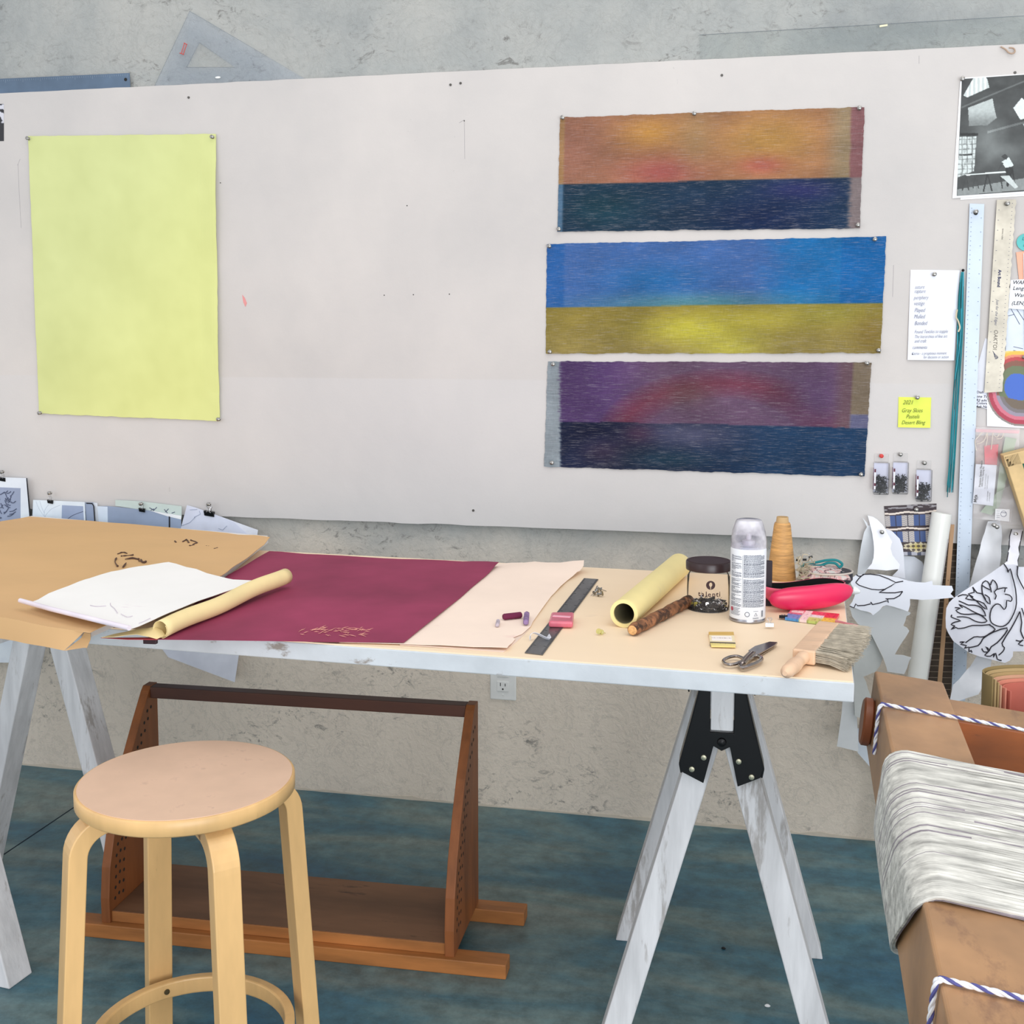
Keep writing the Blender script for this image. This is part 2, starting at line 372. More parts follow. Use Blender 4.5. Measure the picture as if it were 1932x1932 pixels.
sheet('crayon_mark', [(457, 556, BY - .0003), (462, 562, BY - .0003), (466, 572, BY - .0003), (463, 579, BY - .0003), (459, 570, BY - .0003)], mat('crayon', (222, 150, 148), .9), bd, 'y', .0004)

# ---------------------------------------------------------------- push pins
pin0 = None
def pin(x, y, where, lev=BY, red=False):
    global pin0
    p = PY(x, y, lev)
    if pin0 is None or red:
        B = Bag().lathe([(.0002, 0), (.0042, .0002), (.0045, .0014), (.0030, .0028), (.0024, .0072), (.0038, .0088), (.0050, .0096), (.0050, .0112), (.0034, .0122), (.0002, .0124)], p, (.05, -1, .05), 18)
        o = B.obj('pushpin', mat('red_plastic', (200, 60, 55), .3) if red else M_steelm, None, True, origin=p)
        if not red: pin0 = o
        tag(o, ('red pushpin ' if red else 'steel pushpin ') + where, 'pushpin', 'pushpins in the wall board')
    else: o = dup(pin0, p, 'steel pushpin ' + where); o.rotation_euler.y = random.Random(x).uniform(-1, 1)
    return o
# ---------------------------------------------------------------- yellow paper
c = [PY(54, 257, BY - .003), PY(408, 253, BY - .003), PY(416, 794, BY - .003), PY(75, 780, BY - .003)]
def yel(u, v):
    k = fbm(u * 3.2, v * 4.2, 3) * 6 + fbm(u * 12, v * 14, 8) * 2.5
    cc = mixc((208, 214, 150), (216, 220, 146), smooth(.2, .9, u * .5 + v * .5)); return tuple(q + k for q in cc)
def ydisp(u, v): return .003 + .005 * smooth(.9, 1, u) * (.4 + abs(math.sin(v * 7))) * smooth(0, .2, v) * smooth(1, .9, v) + .002 * noise.noise(V((u * 3, v * 4, 1)))
o = canvas('yellow_paper', c, 60, 90, yel, painted('pastel_sheet', .75), th=.001, jit=.0016, seed=3, disp=ydisp)
tag(o, 'large pale yellow sheet of paper pinned to the left of the board', 'paper')
for x, y, w in [(55, 262, 'at the upper left corner of the yellow paper'), (402, 259, 'at the upper right corner of the yellow paper'), (77, 779, 'at the lower left corner of the yellow paper'), (414, 791, 'at the lower right corner of the yellow paper')]: pin(x, y, w, BY - .005)

# ---------------------------------------------------------------- three woven panels
def art1(u, v):
    sep = .585 - .01 * u; n_ = fbm(u * 5, v * 5, 2)
    if v < sep + .0:
        cc = (178, 122, 84); cc = mixc(cc, (212, 150, 66), blob(u, v, .30, .16, .11, .14)); cc = mixc(cc, (216, 158, 78), blob(u, v, .70, .25, .16, .22))
        cc = mixc(cc, (168, 108, 92), blob(u, v, .02, .3, .2, .5) * .7); cc = mixc(cc, (190, 96, 88), blob(u, v, .36, .5, .14, .13)); cc = mixc(cc, (196, 104, 84), blob(u, v, .68, .46, .08, .08))
        cc = mixc(cc, (180, 144, 94), blob(u, v, .46, .2, .06, .3) * .6); cc = mixc(cc, (166, 140, 104), smooth(.86, .94, u)); cc = mixc(cc, (150, 98, 100), smooth(.955, .965, u + .004 * n_)); cc = mixc(cc, (190, 150, 84), smooth(.02, .014, u) * .6)
    else:
        cc = (30, 58, 86); cc = mixc(cc, (54, 56, 118), blob(u, v, .80, .68, .12, .1)); cc = mixc(cc, (26, 68, 86), blob(u, v, .15, .8, .15, .2)); cc = mixc(cc, (24, 46, 92), blob(u, v, .7, .9, .2, .2))
        fr = .955 + .02 * noise.noise(V((v * 120, 2, 0))); cc = mixc(cc, (138, 122, 122), smooth(fr, fr + .015, u)); cc = mixc(cc, (84, 124, 158), smooth(.02, .014, u))
    return tuple(q * (1 + .10 * n_) for q in cc)
def art2(u, v):
    n_ = fbm(u * 6, v * 4, 5); sep = .575 - .005 * u
    if v < sep:
        cc = mixc((66, 112, 186), (22, 116, 190), smooth(.6, .8, u + .1 * n_)); cc = mixc(cc, (26, 112, 184), blob(u, v, .33, .35, .15, .15) * .8); cc = mixc(cc, (82, 146, 160), smooth(.40, .56, v) * (blob(u, v, .45, .5, .3, .4))); cc = mixc(cc, (22, 100, 186), smooth(.06, .05, u) * .6); cc = mixc(cc, (14, 104, 184), smooth(.875, .88, u) * .7)
    else:
        cc = mixc((156, 136, 56), (160, 140, 70), smooth(.6, 1, v)); cc = mixc(cc, (214, 204, 58), blob(u, v, .46, .78, .15, .14)); cc = mixc(cc, (206, 190, 60), blob(u, v, .62, .7, .2, .12) * .8); cc = mixc(cc, (206, 196, 66), blob(u, v, .56, .95, .12, .14) * .8); cc = mixc(cc, (170, 158, 60), blob(u, v, .85, .65, .15, .1)); cc = mixc(cc, (150, 122, 50), blob(u, v, .97, .85, .05, .2) * .7)
    return tuple(q * (1 + .10 * n_) for q in cc)
def art3(u, v):
    n_ = fbm(u * 6, v * 3, 9); sep = .565 + .03 * (u - .5) ** 2
    arc = min(abs(math.hypot((u - .56) / .36, (v - .75) / .62) - .9) / .22, 1); A = (1 - arc) ** .7 if v < .75 else 0
    if v < sep + .01 * n_:
        cc = mixc((92, 62, 118), (112, 82, 112), smooth(.15, .4, u)); cc = mixc(cc, (128, 56, 76), A * .85); cc = mixc(cc, (118, 84, 78), blob(u, v, .45, .3, .08, .12) * .5); cc = mixc(cc, (98, 70, 108), blob(u, v, .85, .3, .1, .3)); cc = mixc(cc, (118, 86, 84), smooth(.88, .93, u) * .6)
        cc = mixc(cc, (136, 118, 96), smooth(.945, .95, u)); cc = mixc(cc, (104, 104, 140), smooth(.945, .95, u) * smooth(.45, .46, v))
    else:
        cc = mixc((30, 40, 72), (30, 66, 106), smooth(.4, .75, u)); cc = mixc(cc, (84, 86, 118), blob(u, v, .46, .66, .16, .13)); cc = mixc(cc, (22, 28, 60), blob(u, v, .15, .65, .12, .12)); cc = mixc(cc, (62, 48, 76), blob(u, v, .2, .85, .08, .12)); cc = mixc(cc, (100, 54, 84), blob(u, v, .3, .66, .05, .1) * .6); cc = mixc(cc, (28, 74, 92), blob(u, v, .4, .9, .15, .1) * .6)
    fr = .035 + .014 * noise.noise(V((v * 90, 7, 0))); fr += .015 * v; cc = mixc(cc, (156, 168, 176), smooth(fr + .008, fr, u))
    return tuple(q * (1 + .12 * n_) for q in cc)
Mw = painted('woven_cloth', .9, .14, .8, 420, .06)
def calm(f):
    def g(u, v):
        a = f(u, v - .004); b = f(u, v + .004); c = tuple((p + q) / 2 for p, q in zip(a, b)); l = sum(c) / 3
        return tuple(q * .86 + l * .14 for q in c)
    return g
def cl(seed): return lambda u, v: .002 + .0022 * noise.noise(V((u * 6, v * 2, seed))) ** 2 + .0012 * abs(math.sin(u * 9 + seed)) * smooth(.8, 1, v)
A1 = [PY(1057, 222, BY - .001), PY(1631, 202, BY - .001), PY(1622, 431, BY - .001), PY(1052, 437, BY - .001)]
A2 = [PY(1032, 461, BY - .001), PY(1672, 446, BY - .001), PY(1661, 666, BY - .001), PY(1030, 667, BY - .001)]
A3 = [PY(1034, 682, BY - .001), PY(1644, 684, BY - .001), PY(1631, 899, BY - .001), PY(1027, 880, BY - .001)]
for k, (c, f, lab, pins) in enumerate([
    (A1, art1, 'woven panel with orange upper half above a navy band, topmost of three', [(1062, 223, 'upper left'), (1310, 215, 'top middle'), (1621, 205, 'upper right'), (1055, 433, 'lower left'), (1618, 425, 'lower right')]),
    (A2, art2, 'woven panel with blue upper half above a yellow band, middle of three', [(1037, 465, 'upper left'), (1650, 452, 'upper right'), (1038, 664, 'lower left'), (1657, 661, 'lower right')]),
    (A3, art3, 'woven panel with purple upper half above a dark blue band, lowest of three', [(1044, 687, 'upper left'), (1635, 685, 'upper right'), (1042, 873, 'lower left'), (1624, 895, 'lower right')])]):
    o = canvas('woven_panel', c, 230, 130, calm(f), Mw, th=.0014, jit=.0022, seed=k + 11, disp=cl(k)); tag(o, lab, 'wall hanging', 'woven panels on the board')
    nm = ['orange and navy', 'blue and yellow', 'purple and dark blue'][k]
    for x, y, w in pins: pin(x, y, 'at the %s of the %s woven panel' % (w + (' corner' if 'middle' not in w else ''), nm), BY - .004)

# ---------------------------------------------------------------- top left ruler, set square, acrylic straight edge
t_ = thing('metal_ruler', PY(120, 172, -.012), 'slate-grey metal ruler standing on the top edge of the board, far left', 'ruler')
q = [PY(x, y, -.010) for x, y in [(-250, 160), (245, 138), (247, 173), (-250, 194)]]
B = Bag().prism([(p.x, -.012, p.z) for p in q], (0, .0015, 0)).mt(1)
Bag().lathe([(.0001, 0), (.0045, 0), (.0045, .0006), (.0001, .0006)], PY(237, 150, -.0121), (0, -1, 0), 14).obj('hole', M_dark, t_)
for i in range(60):
    x = 240 - i * 4.1
    for yy, s_ in ((139.5, 1), (171.5, -1)):
        y = yy + (245 - x) * (.046 if s_ > 0 else .045); h = 6 if i % 8 == 0 else 3
        p = PY(x, y, -.0121); q_ = PY(x, y + h * s_, -.0121); B.tube([p, q_], .0003, 3)
B.obj('blade', [mat('slate_metal', (92, 110, 130), .45, .35, .1), mat('scale_light', (140, 155, 170), .6)], t_)
t_ = thing('set_square', PY(430, 160, -.014), 'clear plastic set square standing on the top edge of the board', 'set square')
P = [(358, 21), (588, 156), (288, 170)]; I = [(376, 80), (443, 127), (352, 127)]
bm_ = Bag(); o3 = [PY(x, y, -.014) for x, y in P]; i3 = [PY(x, y, -.014) for x, y in I]
vs = o3 + i3 + [p + V((0, .003, 0)) for p in o3 + i3]
fs = []
for k in range(3):
    l = (k + 1) % 3; fs += [(k, l, 3 + l, 3 + k), (6 + k, 9 + k, 9 + l, 6 + l), (k, 6 + k, 6 + l, l), (3 + k, 3 + l, 9 + l, 9 + k)]
bm_.add(vs, fs); bm_.obj('body', clear('acrylic', (248, 250, 253), .10, .025), t_)
B = Bag()
for L in (o3, i3): B.tube(L, .0007, 4, closed=True)
B.obj('edge', mat('acrylic_edge', (138, 146, 152), .3), t_)
B = Bag()
for L in [[(342, 101), (348, 82)], [(346, 102), (352, 84)], [(339, 100), (347, 103)], [(347, 81), (353, 84)]]: B.tube([PY(x, y, -.0145) for x, y in L], .0013, 4)
B.obj('red_mark', mat('red_ink', (200, 90, 85), .6), t_)
Bag().lathe([(.0001, 0), (.008, 0), (.006, .0006), (.0001, .0008)], PY(411, 146, -.0145), (0, -1, 0), 16, ux=(1, 0, 0), sy=.35).obj('label', mat('white_paint', (240, 240, 236), .3), t_)
t_ = thing('acrylic_sheet', PY(1640, 100, -.012), 'clear acrylic strip standing on the board above the woven panels', 'acrylic sheet')
q = [PY(x, y, -.010) for x, y in [(1320, 66), (2100, 20), (2100, 84), (1320, 116)]]
Bag().prism([(p.x, -.012, p.z) for p in q], (0, .003, 0)).obj('body', clear('acrylic_b', (251, 252, 252), .06, .0), t_)
Bag().tube([q[0], q[1]], .0006, 4).obj('edge', mat('acrylic_edge', (138, 146, 152)), t_)
t_ = thing('wire_hook', PY(1905, 95, -.03), 'small bent wire hook on the top edge of the board, far right', 'hook')
B = Bag(); B.tube([PY(x, y, -.026) for x, y in smoothline([(1888, 88), (1897, 93), (1903, 99), (1910, 101), (1915, 97), (1912, 91), (1904, 90)])], .0018, 6); B.obj('wire', mat('tan_wire', (176, 150, 128), .5), t_, True)
o = Bag().obox(PY(1667, 48.5, -.016), (.009, 0, .001), (0, .001, 0), (0, 0, .0022)).obj('tape_tab', mat('cream_tape', (232, 226, 190), .6)); tag(o, 'small cream tape tab on the clear acrylic strip', 'tape')

# ================================================================ table and trestles
def HZ(p, py):      # height at which the upright through p shows at row py
    lo, hi = -1.0, 3.0
    for _ in range(40):
        m = (lo + hi) / 2; v = V((p[0], p[1], m)) - CP; w = v.dot(_fw); y = PYP - FPX * v.dot(_up) / w
        if y > py: lo = m
        else: hi = m
    return (lo + hi) / 2
M_white = mat('whitewash', (220, 219, 220), .55, 0, .07, 12, (3, 3, .35), .3, 50, spots=((138, 128, 118), .57, 11, .6), sst=(2.2, 2.2, .35))
M_ply = mat('birch_ply', (246, 221, 188), .5, 0, .025, 3, (.25, 1, 1), .05, 30, spots=((196, 176, 158), .62, 9, .35), sst=(.4, 1, 1))
TA = math.radians(-2.2); ex = V((math.cos(TA), math.sin(TA), 0)); ey = V((-math.sin(TA), math.cos(TA), 0))
FR = PZ(1612, 1286, TZ); FL = FR - ex * 2.44; BR = FR + ey * .762; BL = FL + ey * .762
def dn(p, d): return V((p.x, p.y, p.z - d))
tt = thing('table_top', (FL + BR) / 2 - V((0, 0, .034)), 'long white-edged plywood table top resting on two trestles', 'table top')
Bag().hexa([dn(FL, .034), dn(FR, .034), dn(BR, .034), dn(BL, .034), dn(FL, .0025), dn(FR, .0025), dn(BR, .0025), dn(BL, .0025)]).obj('painted_core', mat('painted_edge', (200, 205, 209), .6, 0, .05, 8, (1, 1, 1), .25, 60, spots=((128, 112, 96), .60, 14, .8), sst=(.7, 1, 1.6)), tt, bevel=.002)
i_ = .0015
Bag().hexa([dn(FL, .0025) + ey * i_, dn(FR, .0025) + ey * i_ - ex * i_, dn(BR, .0025) - ex * i_, dn(BL, .0025), FL + ey * i_, FR + ey * i_ - ex * i_, BR - ex * i_, BL]).obj('plywood_surface', M_ply, tt)
def trestle(cx, cy, rot, lab, sp=0.0, rear=True):
    t_ = thing('trestle', (cx, cy, 0), lab, 'trestle', 'white painted table trestles'); R = Matrix.Rotation(rot, 3, 'Z'); c = V((cx, cy, 0))
    def G(x, y, z): return c + R @ V((x, y, z))
    Y0, Y1 = -.255, .255
    Bag().hexa([G(x, y, z) for z in (.612, .7105) for x, y in ((-.019, Y0), (.019, Y0), (.019, Y1), (-.019, Y1))]).obj('beam', M_white, t_, bevel=.002)
    for sy, (a, b) in ((0, (Y0 + .02, Y0 + .084)), (1, (Y1 - .105, Y1 - .041))):
        for s in (-1, 1):
            def xx(z, w): return s * (.214 + sp - .28 * z - w)
            z1 = .605; P = []
            for z in (0.0, z1): P += [G(xx(z, 0), a, z), G(xx(z, .048), a, z), G(xx(z, .048), b, z), G(xx(z, 0), b, z)]
            Bag().hexa(P).obj('leg', M_white, t_, bevel=.0025)
        if sy and not rear: continue
        yb = Y0 + .004 if sy == 0 else Y1 - .004; dy = .004 if sy == 0 else -.004
        pr = [(-.020, .70), (-.036, .70), (-.071, .548), (-.068, .534), (-.030, .516), (-.014, .583), (0, .575), (.014, .583), (.028, .514), (.066, .532), (.071, .548), (.036, .70), (.020, .70), (.020, .607), (-.020, .607)]
        br = Bag().prism([G(x, yb, z) for x, z in pr], R @ V((0, dy, 0)))
        for s in (-1, 1):
            L = [(s * .034, .702), (s * .0725, .548), (s * .0695, .532)]
            for (x0, z0), (x1, z1_) in zip(L, L[1:]):
                q = [G(x0, yb, z0), G(x1, yb, z1_), G(x1 - s * .003, yb, z1_), G(x0 - s * .003, yb, z0)]
                br.prism(q, R @ V((0, .045 * (1 if sy == 0 else -1), 0)))
        bo = br.obj('bracket', mat('black_enamel', (8, 8, 11), .3, .0, .05, spec=.3), t_, bevel=.001)
        for x, z in ((-.030, .562), (-.050, .540), (.029, .559), (.051, .533)):
            Bag().lathe([(.0001, 0), (.0052, 0), (.0046, .002), (.0012, .0026), (.0001, .002)], G(x, yb, z), R @ V((0, -dy, 0)), 14).obj('screw', mat('zinc', (188, 184, 160), .35, .9), bo, True)
        Bag().lathe([(.0001, 0), (.008, 0), (.007, .004), (.003, .006), (.0001, .006)], G(0, yb, .591), R @ V((0, -dy, 0)), 14).obj('bolt', M_blk, bo, True)
trestle(-.070, -.765, math.radians(2.0), 'white painted trestle under the right end of the table')
trestle(-1.640, -.80, math.radians(-6.5), 'white painted trestle under the left end of the table, behind the stool', .022, False)

# ---------------------------------------------------------------- papers on the table
M_kraft = mat('kraft_paper', (214, 172, 122), .7, 0, .03, 3, (.5, 1, 1), .12, 14, spots=((196, 140, 92), .66, 6, .3))
M_cream = mat('cream_paper', (250, 228, 210), .7, 0, .02, 4, spots=((226, 178, 172), .60, 7, .45), sst=(.6, 1.4, 1))
M_wp = mat('white_paper', (238, 238, 240), .7, 0, .015, 5)
t_ = thing('drawing_board', T(250, 1120, .001), 'flat white drawing board on the left of the table, covered by brown paper', 'board')
sheet('board', [(60, 985, TZ + .001), (506, 1024, TZ + .001), (424, 1092, TZ + .001), (172, 1202, TZ + .001), (-160, 1176, TZ + .001), (-160, 1040, TZ + .001)], mat('foam_board', (226, 220, 216), .7), t_, 'z', .018, .4, smooth=False)
kp = thing('brown_paper', T(250, 1100, .02), 'large sheet of brown kraft paper folded over the left end of the table', 'paper')
def kd(x, y): return .0035 * noise.noise(V((x * 3, y * 3, 0))) + .002 * noise.noise(V((x * 9 + y * 5, y * 7, 4)))
KZ = TZ + .024
kb = sheet('sheet', [(-190, 1030, KZ), (0, 984, KZ), (55, 974, KZ), (150, 981, KZ), (300, 994, KZ), (430, 1006, KZ), (509, 1014, KZ + .006), (498, 1028, KZ + .004), (450, 1064, KZ + .001), (418, 1087, KZ - .003), (300, 1138, KZ - .002), (180, 1190, KZ - .004), (170, 1195, KZ - .005), (100, 1186, KZ - .005), (0, 1167, KZ - .004), (-190, 1144, KZ - .004)], M_kraft, kp, 'z', .0012, .03, kd)
yk = PZ(100, 1186, KZ - .005).y
def kf(L, n): return sheet(n, [(*q, ) for q in L], M_kraft, kp, 'y', .0008, .02, lambda x, z: .004 * noise.noise(V((x * 14, z * 20, 2))))
kf([(-190, 1140, yk + .010), (0, 1163.5, yk + .0), (100, 1183, yk - .006), (158, 1192, yk - .010), (122, 1227, yk - .012), (80, 1219, yk - .006), (0, 1205, yk + .002), (-190, 1185, yk + .012)], 'front_flap')
kf([(158, 1194, yk - .0075), (170, 1195.5, yk + .0), (169, 1210, yk + .012), (165, 1222, yk + .014), (122, 1227.5, yk - .0135)], 'corner_fold')
M_ch = mat('charcoal', (92, 70, 60), .9); B = Bag()
rnd = random.Random(7)
for L in [[(222, 1045), (232, 1042), (240, 1044)], [(228, 1049), (240, 1048), (252, 1047)], [(236, 1055), (250, 1053), (262, 1055)], [(220, 1052), (217, 1060), (222, 1068)], [(238, 1062), (232, 1070)], [(262, 1058), (274, 1060)], [(345, 1022), (352, 1018), (356, 1024)], [(360, 1019), (372, 1024), (364, 1027)], [(358, 1030), (366, 1028)], [(388, 1030), (394, 1031)], [(404, 1036), (412, 1034)], [(266, 1056), (270, 1061), (276, 1059)], [(330, 1021), (332, 1023)]]:
    Bag().tube([PZ(x, y, KZ + .0035) for x, y in smoothline(L, 3)], [.0008 + .0022 * rnd.random() for _ in smoothline(L, 3)], 5).obj('charcoal_mark', M_ch, kp)

t_ = thing('burgundy_paper', T(600, 1130, .002), 'large burgundy sheet of paper lying in the middle of the table', 'paper')
M_burg = mat('burgundy_pastel', (144, 58, 86), .8, 0, .12, 3.2, (1, 1, 1), .05, 40, spots=((198, 140, 130), .69, 10, .3), sst=(.35, 1, 1), spec=.2)
bz = TZ + .0042
def bd2(x, y): return .0022 * noise.noise(V((x * 4, y * 4, 3)))
sheet('sheet', [(508, 1040, bz + .008), (600, 1046, bz + .004), (720, 1053, bz + .003), (840, 1057, bz + .005), (941, 1061, bz + .010), (915, 1088, bz + .006), (893, 1106, bz + .004), (868, 1128, bz + .003), (800, 1182, bz + .002), (762, 1212, bz + .001), (600, 1210, bz), (440, 1208, bz), (292, 1206, bz), (330, 1170, bz), (430, 1086, bz + .003)], M_burg, t_, 'z', .0008, .03, bd2)
sc_ = Bag(); rnd = random.Random(3)
for i in range(46):
    a = rnd.random(); x = 560 + 135 * a; y = 1186 + 14 * rnd.random() - 6 * abs(a - .5); L = rnd.uniform(4, 20); k = rnd.uniform(-.5, .3)
    sc_.tube([PZ(x + L * q / 4, y + L * k * q / 4 + 2 * noise.noise(V((x, q, 0))), bz + .0022) for q in range(5)], [.0001, .0006, .0009, .0005, .0001], 4)
tag(sc_.obj('rubbed_scratches', mat('scratch', (214, 150, 136), .9), t_), kind='stuff')
def cream(lab, pts, m=M_cream):
    o = sheet('cream_paper', pts, m, None, 'z', .0007, .03, lambda x, y: .001 * noise.noise(V((x * 6, y * 5, 8)))); tag(o, lab, 'paper', 'cream papers on the table')
cz = TZ + .0022
cream('cream paper with pink smudges lying under the burgundy sheet, its far corner curling up', [(640, 1066, cz - .001), (840, 1065, cz - .001), (941, 1064, cz - .001), (985, 1062, cz + .004), (1020, 1061, cz + .012), (1102, 1057, cz + .022), (1101, 1068, cz + .015), (1094, 1077, cz + .007), (1070, 1095, cz + .001), (1040, 1125, cz), (1006, 1172, cz), (1001, 1182, cz), (985, 1196, cz), (968, 1203, cz), (972, 1206, cz), (957, 1222, cz + .004), (860, 1219, cz + .002), (770, 1216, cz), (640, 1212, cz)])
cream('lower cream paper peeking out along the front of the pink-smudged one', [(740, 1190, TZ + .0004), (966, 1200, TZ + .0004), (1000, 1186, TZ + .0004), (976, 1210, TZ + .0004), (950, 1231, TZ + .0004), (860, 1224, TZ + .0004), (755, 1218, TZ + .0004)], mat('cream_paper_low', (232, 208, 190), .7))
# white drawing on the brown paper
wz = KZ + .010
t_ = thing('white_drawing', PZ(240, 1140, wz), 'white paper with faint pencil marks, its front edge turned up, lying on the brown paper', 'paper')
sheet('sheet', [(210, 1079, wz + .012), (262, 1069, wz + .014), (318, 1061, wz + .016), (360, 1072, wz + .012), (410, 1087, wz + .006), (440, 1094, wz + .004), (480, 1096, wz + .004), (440, 1112, wz + .004), (380, 1132, wz + .003), (320, 1156, wz + .002), (262, 1182, wz + .001), (244, 1188, wz + .001), (150, 1165, wz), (58, 1137, wz + .002), (110, 1113, wz + .008), (160, 1094, wz + .010)], mat('drawing_paper', (246, 243, 240), .7, 0, .012, 4, spots=((216, 186, 204), .62, 9, .5), sst=(.4, 1.6, 1)), t_, 'z', .0008, .03)
Bag().tube([PZ(x, y, wz + .006) for x, y in [(38, 1133), (100, 1150), (170, 1167), (244, 1185)]], .0045, 12, sq=None).obj('rolled_edge', mat('lilac_edge', (230, 220, 228), .7), t_, True)
B = Bag()
for L in [[(215, 1128), (208, 1140), (216, 1148), (222, 1157)], [(170, 1142), (182, 1144), (200, 1143)], [(228, 1158), (240, 1164), (250, 1162)], [(120, 1132), (128, 1135)], [(150, 1128), (154, 1131)], [(262, 1176), (272, 1172), (284, 1166)], [(345, 1080), (360, 1084), (372, 1086)]]:
    Bag().tube([PZ(x, y, wz + .0035) for x, y in smoothline(L)], .0005, 4).obj('pencil_mark', mat('pencil_lilac', (190, 176, 192), .9), t_)
t_ = thing('yellow_scroll', T(400, 1150, .01), 'pale yellow paper rolled into a scroll across the left of the burgundy sheet', 'paper')
M_yp = mat('pale_yellow_paper', (236, 214, 158), .7, 0, .03, 8, spots=((206, 176, 110), .66, 8, .3))
a, b = PZ(302, 1188, bz + .016), PZ(539, 1085, bz + .030); d = (b - a).normalized(); sd = d.cross(V((0, 0, 1))).normalized(); up_ = sd.cross(d)
vs = []; N_ = 22; K = 30
for i in range(N_ + 1):
    p = a + (b - a) * i / N_ + V((0, 0, .002 * math.sin(i * .5)))
    for j in range(K + 1):
        th_ = 2 * math.pi * 1.35 * j / K; r = .0165 - .003 * j / K
        vs.append(p + (sd * math.sin(th_) * r + up_ * -math.cos(th_) * r))
fs = [(i * (K + 1) + j, i * (K + 1) + j + 1, (i + 1) * (K + 1) + j + 1, (i + 1) * (K + 1) + j) for i in range(N_) for j in range(K)]
o = mk('roll', vs, fs, M_yp, t_, True); so = o.modifiers.new('s', 'SOLIDIFY'); so.thickness = .0007
sheet('flat_flap', [(192, 1203, bz + .0035), (240, 1192, bz + .0035), (272, 1186, bz + .012), (292, 1183, bz + .018), (306, 1190, bz + .010), (312, 1199, bz + .004), (296, 1206, bz + .002)], M_yp, t_, 'z', .0008, .02)
o = sheet('red_paper_strip', [(190, 1204, bz + .0016), (300, 1203, bz + .0016), (297, 1207.5, bz + .0016), (240, 1207, bz + .0016)], mat('red_paper', (168, 62, 70), .8), None, 'z', .0008, .05); tag(o, 'thin strip of red paper edge under the pale yellow scroll', 'paper')
# clips
M_wire = mat('bright_wire', (196, 196, 198), .25, 1.0)
def clip(name, p, right, up, out, w, lab, parent=None, h=None, hand=True, col=None):
    """binder clip: black folded body and two wire handles; up = towards the handles"""
    p, right, up, out = V(p), V(right).normalized(), V(up).normalized(), V(out).normalized(); h = h or w * .55; d = w * .42
    t_ = thing(name, p, lab, 'clip', 'binder clips')
    sec = [(-d * .12, 0), (-d * .5, h * .86), (-d * .42, h), (d * .42, h), (d * .5, h * .86), (d * .12, 0)]
    Bag().prism([p - right * w / 2 + out * a + up * b for a, b in sec], right * w).obj('body', col or M_blk, t_, bevel=w * .02)
    if hand:
        for s in (-1, 1):
            q = [(-.22, .80, .5), (-.10, 1.0, .52), (-.13, 1.55, .35), (-.30, 2.0, .2), (-.22, 2.2, .15), (.22, 2.2, .15), (.30, 2.0, .2), (.13, 1.55, .35), (.10, 1.0, .52), (.22, .80, .5)]
            if s < 0: q = [(a, b * .92, c) for a, b, c in q]
            Bag().tube([p + right * a * w + up * b * h + out * s * c * d for a, b, c in q], w * .024, 6).obj('handle', M_wire, t_, True)
    return t_
pc = T(285, 1206, .004)
Bx = thing('binder_clip', pc, 'dark binder clip gripping the burgundy sheet at the front edge of the table', 'clip')
Bag().obox(pc + V((0, -.002, -.003)), (.012, .001, 0), (0, .004, 0), (0, 0, .0045)).obj('body', mat('clip_bronze', (58, 40, 44), .4, .3), Bx, bevel=.001)
Bag().tube([pc + V(q) for q in [(-.006, 0, .002), (-.004, .012, .004), (.004, .014, .004), (.007, 0, .002)]], .0007, 6).obj('handle', M_wire, Bx, True)

# ---------------------------------------------------------------- small things on the table, left to right
def stick(name, px0, px1, r, m, lab, cat, k=7, dz=None):
    a, b = T(*px0), T(*px1); z = (dz if dz is not None else .003); a.z = b.z = TZ + z + r
    o = Bag().tube([a, a + (b - a) * .06, b - (b - a) * .06, b], [r * .75, r, r, r * .75], k).obj(name, m, None, False, bevel=.0006); tag(o, lab, cat); return o
stick('pastel_stick', (949, 1173), (984, 1169), .0062, mat('maroon_pastel', (104, 28, 62), .8), 'dark maroon pastel stick on the cream paper', 'pastel')['group'] = 'pastel pieces'
stick('pastel_stick', (992, 1184), (994, 1166), .0058, mat('mauve_pastel', (128, 104, 140), .8, 0, .2, 80), 'mauve and grey pastel stick beside the maroon one', 'pastel', 6)['group'] = 'pastel pieces'
stick('pastel_stick', (938, 1187), (940, 1178), .004, mat('grey_pastel', (176, 164, 172), .8, 0, .15, 90), 'tiny grey pastel stub left of the maroon stick', 'pastel', 7)['group'] = 'pastel pieces'
rl = thing('steel_ruler', T(1060, 1165, .001), 'dark steel ruler lying across the table between the cream paper and yellow tube', 'ruler')
c = [T(990, 1233), T(1024, 1237), T(1129, 1094), T(1102, 1092)]
B = Bag().prism([q + V((0, 0, .0006)) for q in c], (0, 0, .0011)).mt(1); l0, l1, r0, r1 = c[0], c[3], c[1], c[2]
for i in range(1, 96):
    k = i / 96; p = l0 + (l1 - l0) * k; q = r0 + (r1 - r0) * k; z = V((0, 0, .0018)); L = .28 if i % 8 == 0 else .13
    B.tube([p + z, p + (q - p) * L + z], .0003, 3); B.tube([q + z, q + (p - q) * L + z], .0003, 3)
B.obj('blade', [mat('dark_steel', (118, 118, 118), .34, .85, .16, 30, (1, .3, 1)), mat('engraving', (54, 54, 56), .6)], rl)
